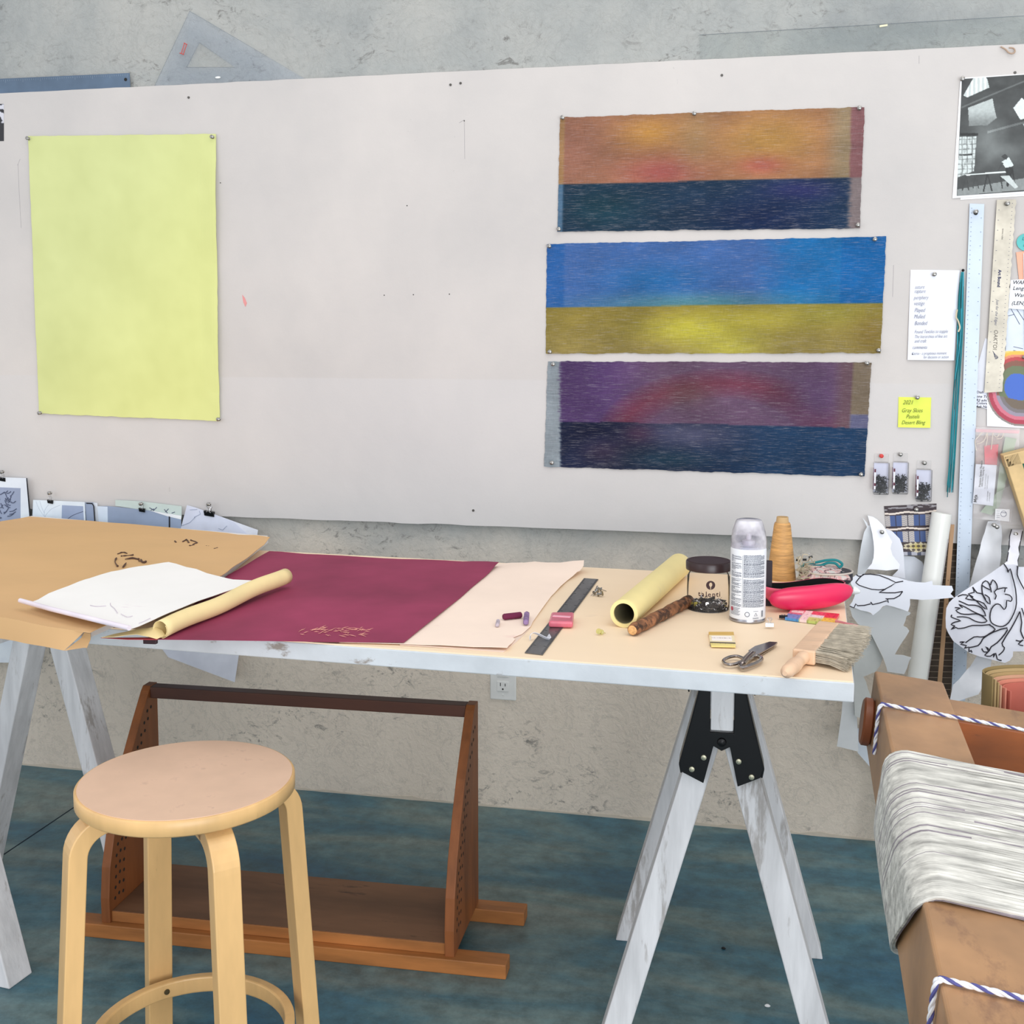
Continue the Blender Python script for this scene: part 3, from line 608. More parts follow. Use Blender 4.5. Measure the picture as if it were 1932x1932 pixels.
# pink case
t_ = thing('pink_box', T(1058, 1180, .002), 'small pink translucent plastic box lying on the steel ruler', 'box')
pk = mat('pink_plastic', (236, 120, 140), .25, 0, .06, 30, trans=.35, spec=.6)
c = [T(1035, 1184, .002), T(1081, 1185, .002), T(1083, 1166, .002), T(1040, 1166, .002)]; h = V((0, 0, .012))
Bag().hexa([q for q in c] + [q + h for q in c]).obj('body', pk, t_, bevel=.004, seg=4)
m_ = (c[0] + c[1] + c[2] + c[3]) / 4 + V((0, 0, .0122)); Bag().obox(m_, ex * .017, ey * .005, (0, 0, .0008)).obj('ridge', mat('pink_light', (250, 176, 192), .2), t_, bevel=.0007)
# white ribbon loop
p0 = [T(1001, 1206, .002), T(1000, 1199, .010), T(1006, 1194, .014), T(1016, 1197, .010), T(1026, 1202, .006), T(1037, 1206, .003), T(1034, 1199, .005)]
o = Bag().tube(smoothline([tuple(q) for q in p0], 5), .002, 6, sq=(.0006, .008)).obj('ribbon_loop', mat('satin', (222, 224, 232), .4), None, True); tag(o, 'short white ribbon loop lying over the steel ruler', 'ribbon')
def tpin(px, py, az, lab, tilt=0.35, dz=0, r=1.0, m=None):
    p = T(px, py, .0055 * r + dz); a = V((math.cos(az), math.sin(az), -.0)); 
    B = Bag().lathe([(.0002, -.007), (.0050, -.007), (.0052, -.0055), (.0030, -.004), (.0024, .001), (.0046, .003), (.0044, .0042), (.0008, .0048), (.0005, .0155), (.0001, .0165)], p, a + V((0, 0, -tilt)), 16, ux=(0, 0, 1))
    o = B.obj('pushpin', m or M_steelm, None, True); tag(o, lab, 'pushpin', 'loose pushpins on the table'); return o
tpin(1131, 1121, math.radians(170), 'loose steel pushpin lying right of the ruler, nearest of its little heap')
tpin(1131, 1111, math.radians(20), 'loose steel pushpin lying right of the ruler, farthest of its little heap')
tpin(1123, 1117, math.radians(-120), 'loose steel pushpin in the middle of the little heap right of the ruler', dz=.001)
tpin(1133, 1192, math.radians(60), 'clear yellowish pushpin lying in front of the yellow tube', m=mat('clear_yellow', (232, 226, 150), .15, trans=.6))
# tube
t_ = thing('cardboard_tube', T(1230, 1120, 0), 'pale yellow paper tube lying on the table left of the jar', 'tube')
R_ = .0265; a = PZ(1177, 1158, TZ + R_); b = PZ(1282, 1066, TZ + R_); d = (b - a).normalized(); L = (b - a).length
B = Bag().lathe([(.0195, .006), (.0195, 0), (.0262, 0), (.0268, .003), (R_, .01), (R_, L - .003), (.0255, L), (.0195, L), (.0195, L - .006)], a, d, 48, cap=False)
B.obj('outer_wrap', mat('yellow_wrap', (242, 224, 158), .6, 0, .03, 5, spots=((205, 200, 185), .64, 6, .4)), t_, True)
Bag().lathe([(.0194, .004), (.0194, L - .004)], a, d, 40, cap=False).obj('core', mat('tube_core', (120, 112, 84), .9), t_, True)
# charred stick
t_ = thing('charred_stick', T(1245, 1165, 0), 'thick burnt wooden stick lying between the yellow tube and the jar', 'stick')
a = PZ(1193, 1189, TZ + .0115); b = PZ(1300, 1133, TZ + .0115); d = b - a; rnd = random.Random(5)
pth = [a + d * k / 20 + V((0, 0, .0008 * math.sin(k))) for k in range(21)]
Bag().tube(pth, [.0096 if k == 0 else (.0112 + .0006 * math.sin(k * 2.1)) for k in range(21)], 20).obj('shaft', mat('burnt_wood', (128, 86, 58), .6, 0, .35, 38, (1, 1, 1), .3, 60, spots=((42, 28, 22), .49, 26, .9)), t_, True)
dn_ = -d.normalized(); Bag().lathe([(.0001, .0012), (.0028, .0012), (.0085, .0004), (.0092, -.001)], a, dn_, 20, cap=False).obj('cut_end', mat('cut_wood', (214, 164, 108), .7, 0, .15, 200), t_, True)
# jar
jc = T(1336, 1148); jr = .0415
zt = HZ(jc + V((0, 0, 0)), 1056.5) - TZ
t_ = thing('jar', jc, 'clear plastic jar with a dark brown screw lid, half full of clips and pins', 'jar')
hb = zt - .0175
Bag().lathe([(.030, .0016), (.0395, .0004), (jr, .005), (jr + .0004, hb * .5), (jr, hb - .014), (.0375, hb - .006), (.0385, hb - .003), (.0375, hb)], jc, (0, 0, 1), 56, cap=False).obj('body', clear('jar_plastic', (252, 250, 247), .07, .03), t_, True)
Bag().lathe([(.0001, 0), (.040, 0), (.0405, .0008), (.0001, .0009)], jc, (0, 0, 1), 48).obj('base', clear('jar_base', (246, 246, 246), .14, .2), t_, True)
lb = Bag(); prof = [(.0425, hb - .001), (.0445, hb), (.0448, hb + .0145), (.0435, hb + .0168), (.0405, hb + .0175), (.0400, hb + .0169), (.0001, hb + .0169)]
lb.lathe(prof, jc, (0, 0, 1), 64); lb.obj('lid', mat('brown_lid', (44, 24, 26), .35, 0, .05, spec=.5), t_, True)
# emblem printed on the jar
toC = (V((0, -CAMD, 0)) - V((jc.x, jc.y, 0))).normalized(); fa = math.atan2(toC.y, toC.x) + .10
def jp(s, z, r=jr + .0012): a_ = fa + s / r; return V((jc.x + math.cos(a_) * r, jc.y + math.sin(a_) * r, TZ + z))
ze = .0560; er = .0088; B = Bag(); n = 40
def spoon(a_):    # inner outline of the spoon cut-out
    return .0036 * (1 + .0 * a_)
outer = [(er * math.cos(2 * math.pi * k / n), er * math.sin(2 * math.pi * k / n)) for k in range(n)]
inner = [(.0030 * math.cos(2 * math.pi * k / n), .0012 + .0042 * math.sin(2 * math.pi * k / n) - (.0060 if abs(k / n - .75) < .035 else 0)) for k in range(n)]
vs = [jp(x, ze + z) for x, z in outer] + [jp(x, ze + z) for x, z in inner]
B.add(vs, [(k, (k + 1) % n, n + (k + 1) % n, n + k) for k in range(n)]); B.obj('printed_emblem', mat('brown_print', (50, 22, 26), .5), t_)
xdv = (jp(.001, 0) - jp(-.001, 0)).normalized(); ltr = 'talenti'; xs = [-.0245, -.0180, -.0098, -.0055, .0028, .0110, .0170]
for ch, x in zip(ltr, xs):
    tang = (jp(x + .003, 0) - jp(x + .001, 0)).normalized(); text(ch, 'printed_letter', MC['brown_print'], t_, jp(x, ze - .0225, jr + .0018), tang, (0, 0, 1), .0140, ext=.0001, bold=.0002)
# heap inside the jar: wires, clips and pins nobody could count
B = Bag(); rnd = random.Random(12)
for i in range(170):
    r = (jr - .010) * math.sqrt(rnd.random()); a_ = rnd.uniform(0, 6.28); z = .002 + .010 * rnd.random()
    p = jc + V((r * math.cos(a_), r * math.sin(a_), z + .003)); ax = V((rnd.uniform(-1, 1), rnd.uniform(-1, 1), rnd.uniform(-.7, .7))).normalized(); ay = ax.cross(V((0, 0, 1))).normalized(); az = ax.cross(ay)
    k = rnd.random()
    if k < .52: B.mt(0 if k < .46 else 2); B.obox(p, ax * .0052, ay * .0030, az * .0022)
    elif k < .9:
        B.mt(1); q = [p - ax * .006, p - ax * .002 + ay * .003, p + ax * .006 + ay * .002, p + ax * .006 - ay * .002, p - ax * .002 - ay * .003, p - ax * .006 - ay * .001]
        B.tube(q, .00065, 5)
    else: B.mt(1); B.lathe([(.0002, 0), (.0040, 0), (.0024, .003), (.0036, .006), (.0005, .007), (.0003, .014)], p, ax, 10)
o = B.obj('clips_and_pins', [mat('clip_black', (34, 30, 34), .4), M_wire, mat('clip_olive', (150, 140, 50), .5)]); tag(o, 'heap of black binder clips, wires and pins inside the jar', 'clips and pins', kind='stuff')
# spray can
cc_ = T(1410, 1169); cr = .0335
t_ = thing('spray_can', cc_, 'white aerosol can with a frosted clear cap and dense printed label', 'spray can')
Hc = HZ(cc_, 980) - TZ; hs = HZ(cc_ + V((0, 0, 0)), 1031) - TZ
Bag().lathe([(.0001, .001), (cr - .002, .0), (cr + .0006, .0015), (cr + .0006, .005), (cr, .0065), (cr, .0075)], cc_, (0, 0, 1), 56).obj('metal_rim', mat('can_rim', (170, 172, 180), .25, .9), t_, True)
Bag().lathe([(cr, .0072), (cr, hs - .004), (cr - .001, hs), (cr - .004, hs + .003), (.0001, hs + .003)], cc_, (0, 0, 1), 64).obj('body', mat('can_white', (228, 232, 238), .3, 0, .01, spec=.5), t_, True)
Bag().lathe([(cr - .0006, hs - .001), (cr - .0002, hs + .012), (cr - .0025, hs + .030), (cr - .0075, Hc - .006), (cr - .010, Hc - .001), (cr - .013, Hc), (.0001, Hc)], cc_, (0, 0, 1), 56, cap=False).obj('cap', clear('cap_plastic', (240, 238, 244), .2, .85), t_, True)
Bag().lathe([(.0001, hs), (.012, hs + .002), (.012, hs + .012), (.005, hs + .014), (.005, hs + .026), (.0001, hs + .027)], cc_, (0, 0, 1), 20).obj('nozzle', mat('nozzle', (206, 202, 206), .4), t_, True)
fa2 = math.atan2((V((0, -CAMD, 0)) - cc_).y, (V((0, -CAMD, 0)) - cc_).x)
def cpnt(s, z, r=cr + .0003): a_ = fa2 + s / r; return V((cc_.x + math.cos(a_) * r, cc_.y + math.sin(a_) * r, TZ + z))
B = Bag(); rnd = random.Random(21)
def dash(s0, s1, z, h):
    n = max(1, int((s1 - s0) / .004))
    for k in range(n):
        x0 = s0 + (s1 - s0) * k / n; x1 = s0 + (s1 - s0) * (k + 1) / n
        B.add([cpnt(x0, z), cpnt(x1, z), cpnt(x1, z + h), cpnt(x0, z + h)], [(0, 1, 2, 3)])
ztop = hs - .012; rows = 74
for k in range(rows):
    z = ztop - k * (ztop - .030) / rows; big = k % 13 == 0
    s = -.0085
    if k in (32, 33): continue
    end = .036 if k % 7 else .026
    while s < end:
        w = rnd.uniform(.0012, .0052); dash(s, min(s + w, end), z, .00115 if big else .00075); s += w + rnd.uniform(.0004, .0008)
    s = -.038; end = rnd.choice([-.0125, -.0125, -.014, -.018, -.026, -.032])
    while s < end and k % 11:
        w = rnd.uniform(.0015, .006); dash(s, min(s + w, end), z, .0007); s += w + .0006
for k in range(8): dash(-.038, -.014 - .002 * (k % 3), .028 - k * .0019, .0007)
for k in range(9): dash(.0290 + k * .0006, .0293 + k * .0006, .012, .012)
dash(.011, .021, .0235, .0006); dash(.010, .022, .0110, .0006); dash(.010, .022, .0095, .0006)
B.obj('label_print', mat('grey_print', (82, 88, 104), .6), t_)
for s0, rad, kk in ((-.0005, .0042, 28), (.016, .0036, 3)):
    Bag().tube([cpnt(s0 + rad * math.cos(6.283 * k / kk + math.pi / 2), .0180 - (.001 if kk == 3 else 0) + rad * math.sin(6.283 * k / kk + math.pi / 2), cr + .0004) for k in range(kk)], .00045, 4, closed=True).obj('label_symbol', MC['grey_print'], t_)
Bag().add([cpnt(-.0105, .03), cpnt(-.0100, .03), cpnt(-.0100, ztop), cpnt(-.0105, ztop)], [(0, 1, 2, 3)]).obj('label_rule', MC['grey_print'], t_)
vs = [cpnt(-.0345 + .004 * math.cos(6.283 * k / 20), .025 + .004 * math.sin(6.283 * k / 20), cr + .0005) for k in range(20)]; Bag().add(vs, [tuple(range(20))]).obj('red_dot', mat('crimson_print', (176, 70, 90), .5), t_)
# cone of thread
kc = T(1474, 1092); kt = HZ(kc, 975) - TZ; kn = HZ(kc, 986) - TZ
t_ = thing('thread_cone', kc, 'tall cone of golden tan thread standing behind the pink case', 'thread')
prof = [(.0001, 0), (.0305, 0), (.0318, .004)] + [(.0315 - .0135 * (k / 20) + .0002 * (k % 2), .004 + (kn - .008) * k / 20) for k in range(21)] + [(.0165, kn), (.0001, kn)]
Bag().lathe(prof, kc, (0, 0, 1), 48).obj('wound_thread', mat('gold_thread', (192, 146, 88), .5, 0, .16, 26, (1, 1, 9), .5, 60, spec=.5), t_, True)
Bag().lathe([(.0135, kn - .01), (.0140, kn), (.0128, kt - .003), (.0125, kt), (.0105, kt), (.0100, kt - .006), (.0100, kn)], kc, (0, 0, 1), 36, cap=False).obj('core', mat('cardboard_cone', (196, 164, 118), .7), t_, True)
o = Bag().obox(T(1449, 1100, .045), (.008, 0, 0), (0, .008, 0), (0, 0, .045)).obj('dark_box', mat('dark_box', (44, 36, 44), .6), None, bevel=.002); tag(o, 'narrow dark box standing between the spray can and the thread cone', 'box')
# open pink spectacle case
t_ = thing('glasses_case', T(1525, 1135, 0), 'open bright pink hard glasses case with black lining, right of the spray can', 'glasses case')
M_pink = mat('pink_shell', (222, 36, 88), .32, 0, .03, 8, spec=.55)
a, b = T(1450, 1130, .026), T(1610, 1120, .029); n = 34; vs = []; K = 28
for i in range(n + 1):
    k = i / n; s = 1 - abs(2 * k - 1) ** 3.2; s = max(s, .0) ** .5; c = a + (b - a) * k + V((0, 0, -.004 * math.sin(math.pi * k * 1.0) + .006 * k)); c.y += -.006 * math.sin(math.pi * k)
    for j in range(K):
        th_ = 2 * math.pi * j / K; cz_ = math.sin(th_); cy_ = math.cos(th_); e = .8
        vs.append(c + V((0, math.copysign(abs(cy_) ** e, cy_) * .019 * s, math.copysign(abs(cz_) ** e, cz_) * .0235 * s)))
fs = [(i * K + j, i * K + (j + 1) % K, (i + 1) * K + (j + 1) % K, (i + 1) * K + j) for i in range(n) for j in range(K)]
mk('lid', vs, fs, M_pink, t_, True)
def trough(a, b, ry, rz, m_out, m_in, names, nseg=36, lift=0.0):
    for nm, sh, m in ((names[0], 0, m_out), (names[1], .0018, m_in)):
        vs = []; K = 18
        for i in range(nseg + 1):
            k = i / nseg; s = max(1 - abs(2 * k - 1) ** 4, 0) ** .5; c = a + (b - a) * k + V((0, 0, lift * math.sin(k * math.pi * 2)))
            for j in range(K + 1):
                th_ = math.pi + math.pi * j / K; vs.append(c + V((0, math.cos(th_) * (ry * s - sh), math.sin(th_) * (rz * s - sh) + (sh * 0 if nm == names[1] else 0))))
        fs = [(i * (K + 1) + j, i * (K + 1) + j + 1, (i + 1) * (K + 1) + j + 1, (i + 1) * (K + 1) + j) for i in range(nseg) for j in range(K)]
        o = mk(nm, vs, fs, m, t_, True)
        if nm == names[0]: so = o.modifiers.new('s', 'SOLIDIFY'); so.thickness = .0014; so.offset = 1
    return
a = T(1437, 1102, .044); b = T(1594, 1099, .048)
trough(a, b, .030, .040, mat('pink_rim', (226, 92, 118), .4), mat('black_lining', (8, 8, 10), .9), ('shell', 'lining'), lift=-.004)
# patterned pouch with teal band
t_ = thing('patterned_pouch', T(1555, 1100, 0), 'soft pouch in pink and grey wavy pattern lying behind the glasses case', 'pouch')
c = T(1556, 1098); vs = []; cols = []; n = 40; K = 30
def pouch(dx, dy, dz, r): pass
zp = HZ(c, 1066) - TZ
for i in range(n + 1):
    for j in range(K + 1):
        u = i / n * 2 - 1; v = j / K * 2 - 1; h = max(0, 1 - abs(u) ** 2.6) ** .5 * max(0, 1 - abs(v) ** 2.6) ** .5
        vs.append(c + V((u * .052, v * .048, .016 + h * (zp - .020) * (1 - .25 * u) + .004 * noise.noise(V((u * 3, v * 3, 1))))))
        w = math.sin(u * 16 + 2.2 * math.sin(v * 7 + u * 4)); w2 = math.sin(v * 14 + u * 6)
        cols.append((112, 84, 88) if w > .82 else ((214, 190, 186) if w > -.2 else ((206, 160, 156) if w2 > 0 else (196, 196, 190))))
fs = [(i * (K + 1) + j, (i + 1) * (K + 1) + j, (i + 1) * (K + 1) + j + 1, i * (K + 1) + j + 1) for i in range(n) for j in range(K)]
mk('cloth', vs, fs, painted('pouch_cloth', .8), t_, True, cols=cols)
Bag().lathe([(.0001, 0), (.050, 0), (.057, .008), (.057, .020), (.052, .027), (.0001, .027)], c + V((.002, 0, .0005)), (0, 0, 1), 40, ux=(1, 0, 0), sy=.8).obj('dark_base', mat('pouch_base', (40, 36, 46), .5), t_, True)
Bag().tube([c + V((.058 * math.cos(a_), .047 * math.sin(a_), .026)) for a_ in [k * .2618 - math.pi / 2 for k in range(-9, 13)]], .0022, 8).obj('zip', mat('zip', (196, 186, 176), .5), t_, True)
t_ = thing('teal_band', T(1556, 1070, .05), 'looped teal elastic band lying on top of the patterned pouch', 'band')
P = [(1509, 1071, .058), (1520, 1064, .066), (1540, 1061, .068), (1560, 1057, .070), (1578, 1057, .068), (1589, 1064, .060), (1584, 1070, .056), (1576, 1063, .064), (1562, 1062, .067), (1548, 1067, .066), (1528, 1068, .064), (1512, 1072, .058)]
Bag().tube(smoothline([tuple(PY(x, y, c.y + .01)) for x, y, z in P], 4), .0028, 8, closed=False).obj('loop', mat('teal', (20, 124, 128), .6), t_, True)
B = Bag(); rnd = random.Random(8)
for i in range(26):
    p = PY(rnd.uniform(1499, 1518), rnd.uniform(1062, 1090), c.y + rnd.uniform(-.055, -.035)); p.z = max(p.z, TZ + .012); q = [p]
    for _ in range(4): q.append(q[-1] + V((rnd.uniform(-.004, .014), rnd.uniform(-.008, .008), rnd.uniform(-.006, .010))))
    B.tube(smoothline([tuple(x) for x in q], 3), .0011, 5)
o = B.obj('twine_tangle', mat('twine', (178, 168, 146), .8, 0, .15, 40)); tag(o, 'tangle of pale grey twine between the thread cone and the pouch', 'twine', kind='stuff')
for k, (x, y, w) in enumerate([(1505, 1056, 'left'), (1518, 1055, 'middle'), (1530, 1050, 'right')]):
    clip('binder_clip', PY(x, y + 3, c.y + .03), (1, .2, .3 * (k - 1)), (.3 - .3 * k, .3, .8), (0, -1, .2), .009, 'small binder clip on the twine behind the pouch, %s of three' % w)
# loose clips
p = T(1478, 1166, .004); clip('binder_clip', p, (1, .15, 0), (0, 1, .1), (0, -.1, 1), .016, 'black binder clip lying on the table left of the colourful packet', h=.008)
p = T(1452, 1183, .004); clip('binder_clip', p, (1, .1, 0), (0, .5, .8), (0, -1, .4), .015, 'chrome-faced binder clip lying just right of the spray can', h=.008, col=mat('clip_chrome', (190, 186, 184), .25, .9))
# packet
c = [T(1493, 1149, .006), T(1584, 1158, .006), T(1571, 1177, .006), T(1481, 1165, .006)]
def pack(u, v):
    if .30 < u < .46 or (.04 < u < .30 and .1 < v < .35): base = (250, 226, 224)
    elif u < .3: base = mixc((232, 120, 140), (80, 150, 210), smooth(.45, .6, v))
    elif u < .75: base = mixc((238, 236, 236), (200, 216, 120), smooth(.55, .7, v)) if v > .35 else (236, 88, 110)
    else: base = mixc((232, 60, 80), (244, 206, 70), smooth(.4, .6, v))
    k = noise.noise(V((u * 22, v * 9, 1))); return tuple(q * (1 - .35 * max(0, k)) for q in base)
o = canvas('colourful_packet', c, 60, 24, pack, painted('packet_print', .3, spec=.5), th=.005, nrm=(0, 0, 1)); tag(o, 'small shiny packet printed in red, yellow and blue in front of the pink case', 'packet')
t_ = thing('pink_shears', T(1590, 1172, 0), 'pink-handled pincers sticking out from under the packet', 'pincers')
for s in (-1, 1):
    Bag().tube(smoothline([tuple(T(x, y, .004)) for x, y in ([(1545, 1176), (1575, 1172), (1600, 1177), (1618, 1181)] if s > 0 else [(1545, 1178), (1575, 1181), (1598, 1182), (1617, 1183)])]), .0022, 8).obj('handle', mat('pink_grip', (196, 120, 128), .5), t_, True)
# nozzle tip peeking right of the case
o = Bag().lathe([(.0001, 0), (.009, 0), (.008, .006), (.003, .014), (.0001, .015)], T(1606, 1124, .010) + V((.004, .01, .01)), (1, -.1, -.25), 16).obj('white_nozzle', mat('white_plastic', (226, 230, 228), .4), None, True); tag(o, 'white cone-shaped tip peeking out right of the pink case', 'nozzle')
# card packet
t_ = thing('card_packet', T(1363, 1206, 0), 'small cream and gold card packet lying in front of the jar', 'card')
c = [T(1337, 1192, .005), T(1384, 1192, .005), T(1388, 1216, .005), T(1340, 1214, .005)]
def crd(u, v):
    if v < .28: return (212, 172, 96)
    if .36 < v < .74 and .08 < u < .9: return (250, 240, 232) if abs(v - .52) > .04 or noise.noise(V((u * 30, 0, 0))) > 0 else (190, 176, 170)
    return (238, 220, 180) if v < .86 else (90, 80, 70)
canvas('card', c, 40, 30, crd, painted('card_print', .5), t_, th=.0045, nrm=(0, 0, 1))
c = [T(1340, 1216, .002), T(1388, 1218, .002), T(1388, 1222, .002), T(1342, 1221, .002)]; Bag().hexa(c + [q + V((0, 0, .003)) for q in c]).obj('inner_leaf', mat('gold_leaf', (226, 206, 130), .5), t_)
# scissors
t_ = thing('scissors', T(1420, 1235, 0), 'steel scissors lying closed near the front right of the table', 'scissors'); z0 = .006
M_sc = mat('scissor_steel', (160, 152, 148), .2, 1.0, .05)
def Tp(x, y, dz=z0): return T(x, y, dz)
Bag().prism([Tp(1412, 1229), Tp(1424, 1221), Tp(1452, 1212.5), Tp(1467, 1213.5), Tp(1462, 1219), Tp(1428, 1238), Tp(1418, 1240)], (0, 0, .0022)).obj('blade', M_sc, t_, bevel=.0006)
Bag().prism([Tp(1416, 1235, .0025), Tp(1455, 1218, .0025), Tp(1467, 1215, .0025), Tp(1461, 1222, .0025), Tp(1430, 1241, .0025)], (0, 0, .0022)).obj('blade', M_sc, t_, bevel=.0006)
Bag().lathe([(.0001, 0), (.004, 0), (.0035, .002), (.0001, .0024)], Tp(1421, 1231, z0 + .002), (0, 0, 1), 16).obj('pivot_screw', M_sc, t_, True)
r1 = [(1402, 1242), (1390, 1238), (1376, 1240), (1365, 1246), (1368, 1252), (1380, 1254), (1393, 1251), (1402, 1247)]
r2 = [(1414, 1244), (1402, 1249), (1396, 1255), (1402, 1260), (1416, 1256), (1430, 1250), (1437, 1243), (1430, 1238), (1420, 1239)]
for k, (R, w) in enumerate(((r1, .0028), (r2, .0036))):
    Bag().tube([Tp(x, y, .007) for x, y in smoothline(R + [R[0]], 4)[:-1]], w, 10, closed=True).obj('finger_ring', M_sc, t_, True)
Bag().tube([Tp(x, y, .007) for x, y in [(1401, 1245), (1408, 1240), (1416, 1233)]], [.003, .004, .0045], 10).obj('shank', M_sc, t_, True)
Bag().tube([Tp(x, y, .0075) for x, y in [(1402, 1253), (1410, 1243), (1420, 1233)]], [.0045, .005, .0045], 10).obj('shank', M_sc, t_, True)
# wide brush
t_ = thing('wide_brush', T(1540, 1220, 0), 'wide pale bristle brush with a wooden handle lying at the right end of the table', 'brush')
M_bw = mat('brush_wood', (222, 186, 154), .5, 0, .08, 8, (1, 3, 1), .1, 60, spots=((150, 104, 80), .64, 12, .5))
a, b = T(1516, 1240, .014), T(1564, 1185, .014); d = (b - a).normalized(); s_ = d.cross(V((0, 0, 1))).normalized()
Bag().obox((a + b) / 2, d * ((b - a).length / 2), s_ * .0185, (0, 0, .012)).obj('block', M_bw, t_, bevel=.003, seg=3)
h0, h1 = T(1484, 1268, .014), a; hd = h0 - h1; P = [h1 + hd * k / 10 for k in range(-1, 12)]
Bag().tube(P, [.011, .0112, .0106, .0098, .0098, .0108, .0118, .0122, .0118, .011, .0112, .0098, .004], 18).obj('handle', M_bw, t_, True)
B = Bag(); rnd = random.Random(31); eb = s_
for i in range(900):
    u = rnd.uniform(-.96, .96); z = rnd.uniform(-.008, .011); o_ = (a + b) / 2 + d * ((b - a).length / 2 * u) + s_ * .017 + V((0, 0, z))
    L = .056 + .008 * rnd.random() - .006 * abs(u); fan = d * (u * .012 - .004) ; sag = V((0, 0, -.004 + z * .2 + rnd.uniform(-.002, .003)))
    B.tube([o_, o_ + s_ * L * .5 + fan * .45 + V((0, 0, rnd.uniform(-.001, .001))), o_ + s_ * L + fan + sag + V((rnd.uniform(-.002, .002), rnd.uniform(-.003, .003), max(0, .006 - (.004 + z + .010))))], [.0009, .0009, .0004], 3, cap=False)
tag(B.obj('bristles', mat('bristle', (172, 162, 144), .7, 0, .14, 60, (1, 1, 1))  , t_), kind='stuff')

# ================================================================ outlet
oc = PY(949.5, 1311, -.004); t_ = thing('wall_outlet', (oc.x, 0, .302), 'white electrical outlet on the plaster wall below the table', 'outlet')
x0 = oc.x; W_ = mat('outlet_plastic', (224, 224, 220), .35, spec=.5)
Bag().box((x0 - .036, -.007, .302), (x0 + .036, -.0005, .418)).obj('cover_plate', W_, t_, bevel=.003, seg=3)
for zc in (.340, .380):
    r_ = Bag().box((x0 - .0165, -.0095, zc - .014), (x0 + .0165, -.0068, zc + .014)).obj('receptacle', W_, t_, bevel=.002)
    for dx, h in ((-.0065, .0045), (.0065, .0037)): Bag().box((x0 + dx - .0010, -.0099, zc + .001), (x0 + dx + .0010, -.0094, zc + .001 + h * 2)).obj('slot', M_dark, r_)
    Bag().lathe([(.0001, 0), (.0024, 0), (.0024, .0006), (.0001, .0006)], (x0, -.0094, zc - .007), (0, -1, 0), 12).obj('slot', M_dark, r_)
Bag().lathe([(.0001, 0), (.0026, 0), (.002, .001), (.0001, .0012)], (x0, -.007, .3165), (0, -1, 0), 12).obj('screw', W_, t_)

# ================================================================ wooden spool rack under the table
RO = V((-.600, -.578, 0)); ra = math.radians(1.8); rx = V((math.cos(ra), math.sin(ra), 0)); ry = V((-math.sin(ra), math.cos(ra), 0))
def RK(x, y, z): return RO + rx * x + ry * y + V((0, 0, z))
M_wal = mat('walnut', (136, 80, 42), .5, 0, .16, 6, (3, 3, .4), .12, 50, spec=.4)
M_oak = mat('oak_edge', (168, 108, 58), .5, 0, .14, 8, (.5, 3, 3), .12, 50, spec=.4)
M_shelf = mat('shelf_top', (116, 82, 58), .6, 0, .18, 5, (.4, 1.6, 1), .1, 40, spots=((38, 30, 28), .63, 9, .8))
t_ = thing('spool_rack', RK(-.38, -.11, 0), 'brown wooden rack with two drilled side panels standing on the floor under the table', 'rack')
fr = [(-.235, .030), (-.236, .085), (-.228, .15), (-.205, .22), (-.170, .29), (-.128, .36), (-.085, .42), (-.040, .478), (-.030, .487), (0, .487), (0, .030)]
for x0_, side in ((-.020, 'right'), (-.775, 'left')):
    b_ = Bag().prism([RK(x0_, y, z) for y, z in fr], rx * .020); b_.mt(1)
    for k in range(17):
        z = .075 + k * .0225; ye = next(y0 + (y1 - y0) * (z - z0) / (z1 - z0) for (y0, z0), (y1, z1) in zip(fr[:8], fr[1:]) if z0 <= z <= z1)
        for c_ in range(3):
            if c_ == 2 and z > .33: continue
            y = ye + .024 + c_ * .017 + .002 * math.sin(k); p = RK(x0_ + .020, y, z + .004 * (c_ % 2))
            if y < -.01: b_.lathe([(.0001, .0002), (.0041, .0003)], p, rx, 8, cap=False)
    b_.obj('side_panel', [M_wal, M_dark], t_, bevel=.0015)
Bag().hexa([RK(x, y, z) for z in (.460, .486) for x, y in ((-.755, -.036), (-.020, -.036), (-.020, -.004), (-.755, -.004))]).obj('top_rail', mat('dark_rail', (78, 46, 34), .5, 0, .12, 8, (.3, 2, 2)), t_, bevel=.002)
Bag().hexa([RK(x, y, z) for z in (.031, .0535) for x, y in ((-.755, -.228), (-.020, -.228), (-.020, 0), (-.755, 0))]).obj('shelf_edge', M_oak, t_, bevel=.001)
Bag().hexa([RK(x, y, z) for z in (.0535, .0545) for x, y in ((-.754, -.226), (-.021, -.226), (-.021, -.001), (-.754, -.001))]).obj('shelf', M_shelf, t_)
for y0_, y1_ in ((-.245, -.200), (-.032, .012)):
    Bag().hexa([RK(x, y, z) for z in (0.0, .0305) for x, y in ((-.865, y0_), (.108, y0_), (.108, y1_), (-.865, y1_))]).obj('foot_bar', M_oak, t_, bevel=.002)

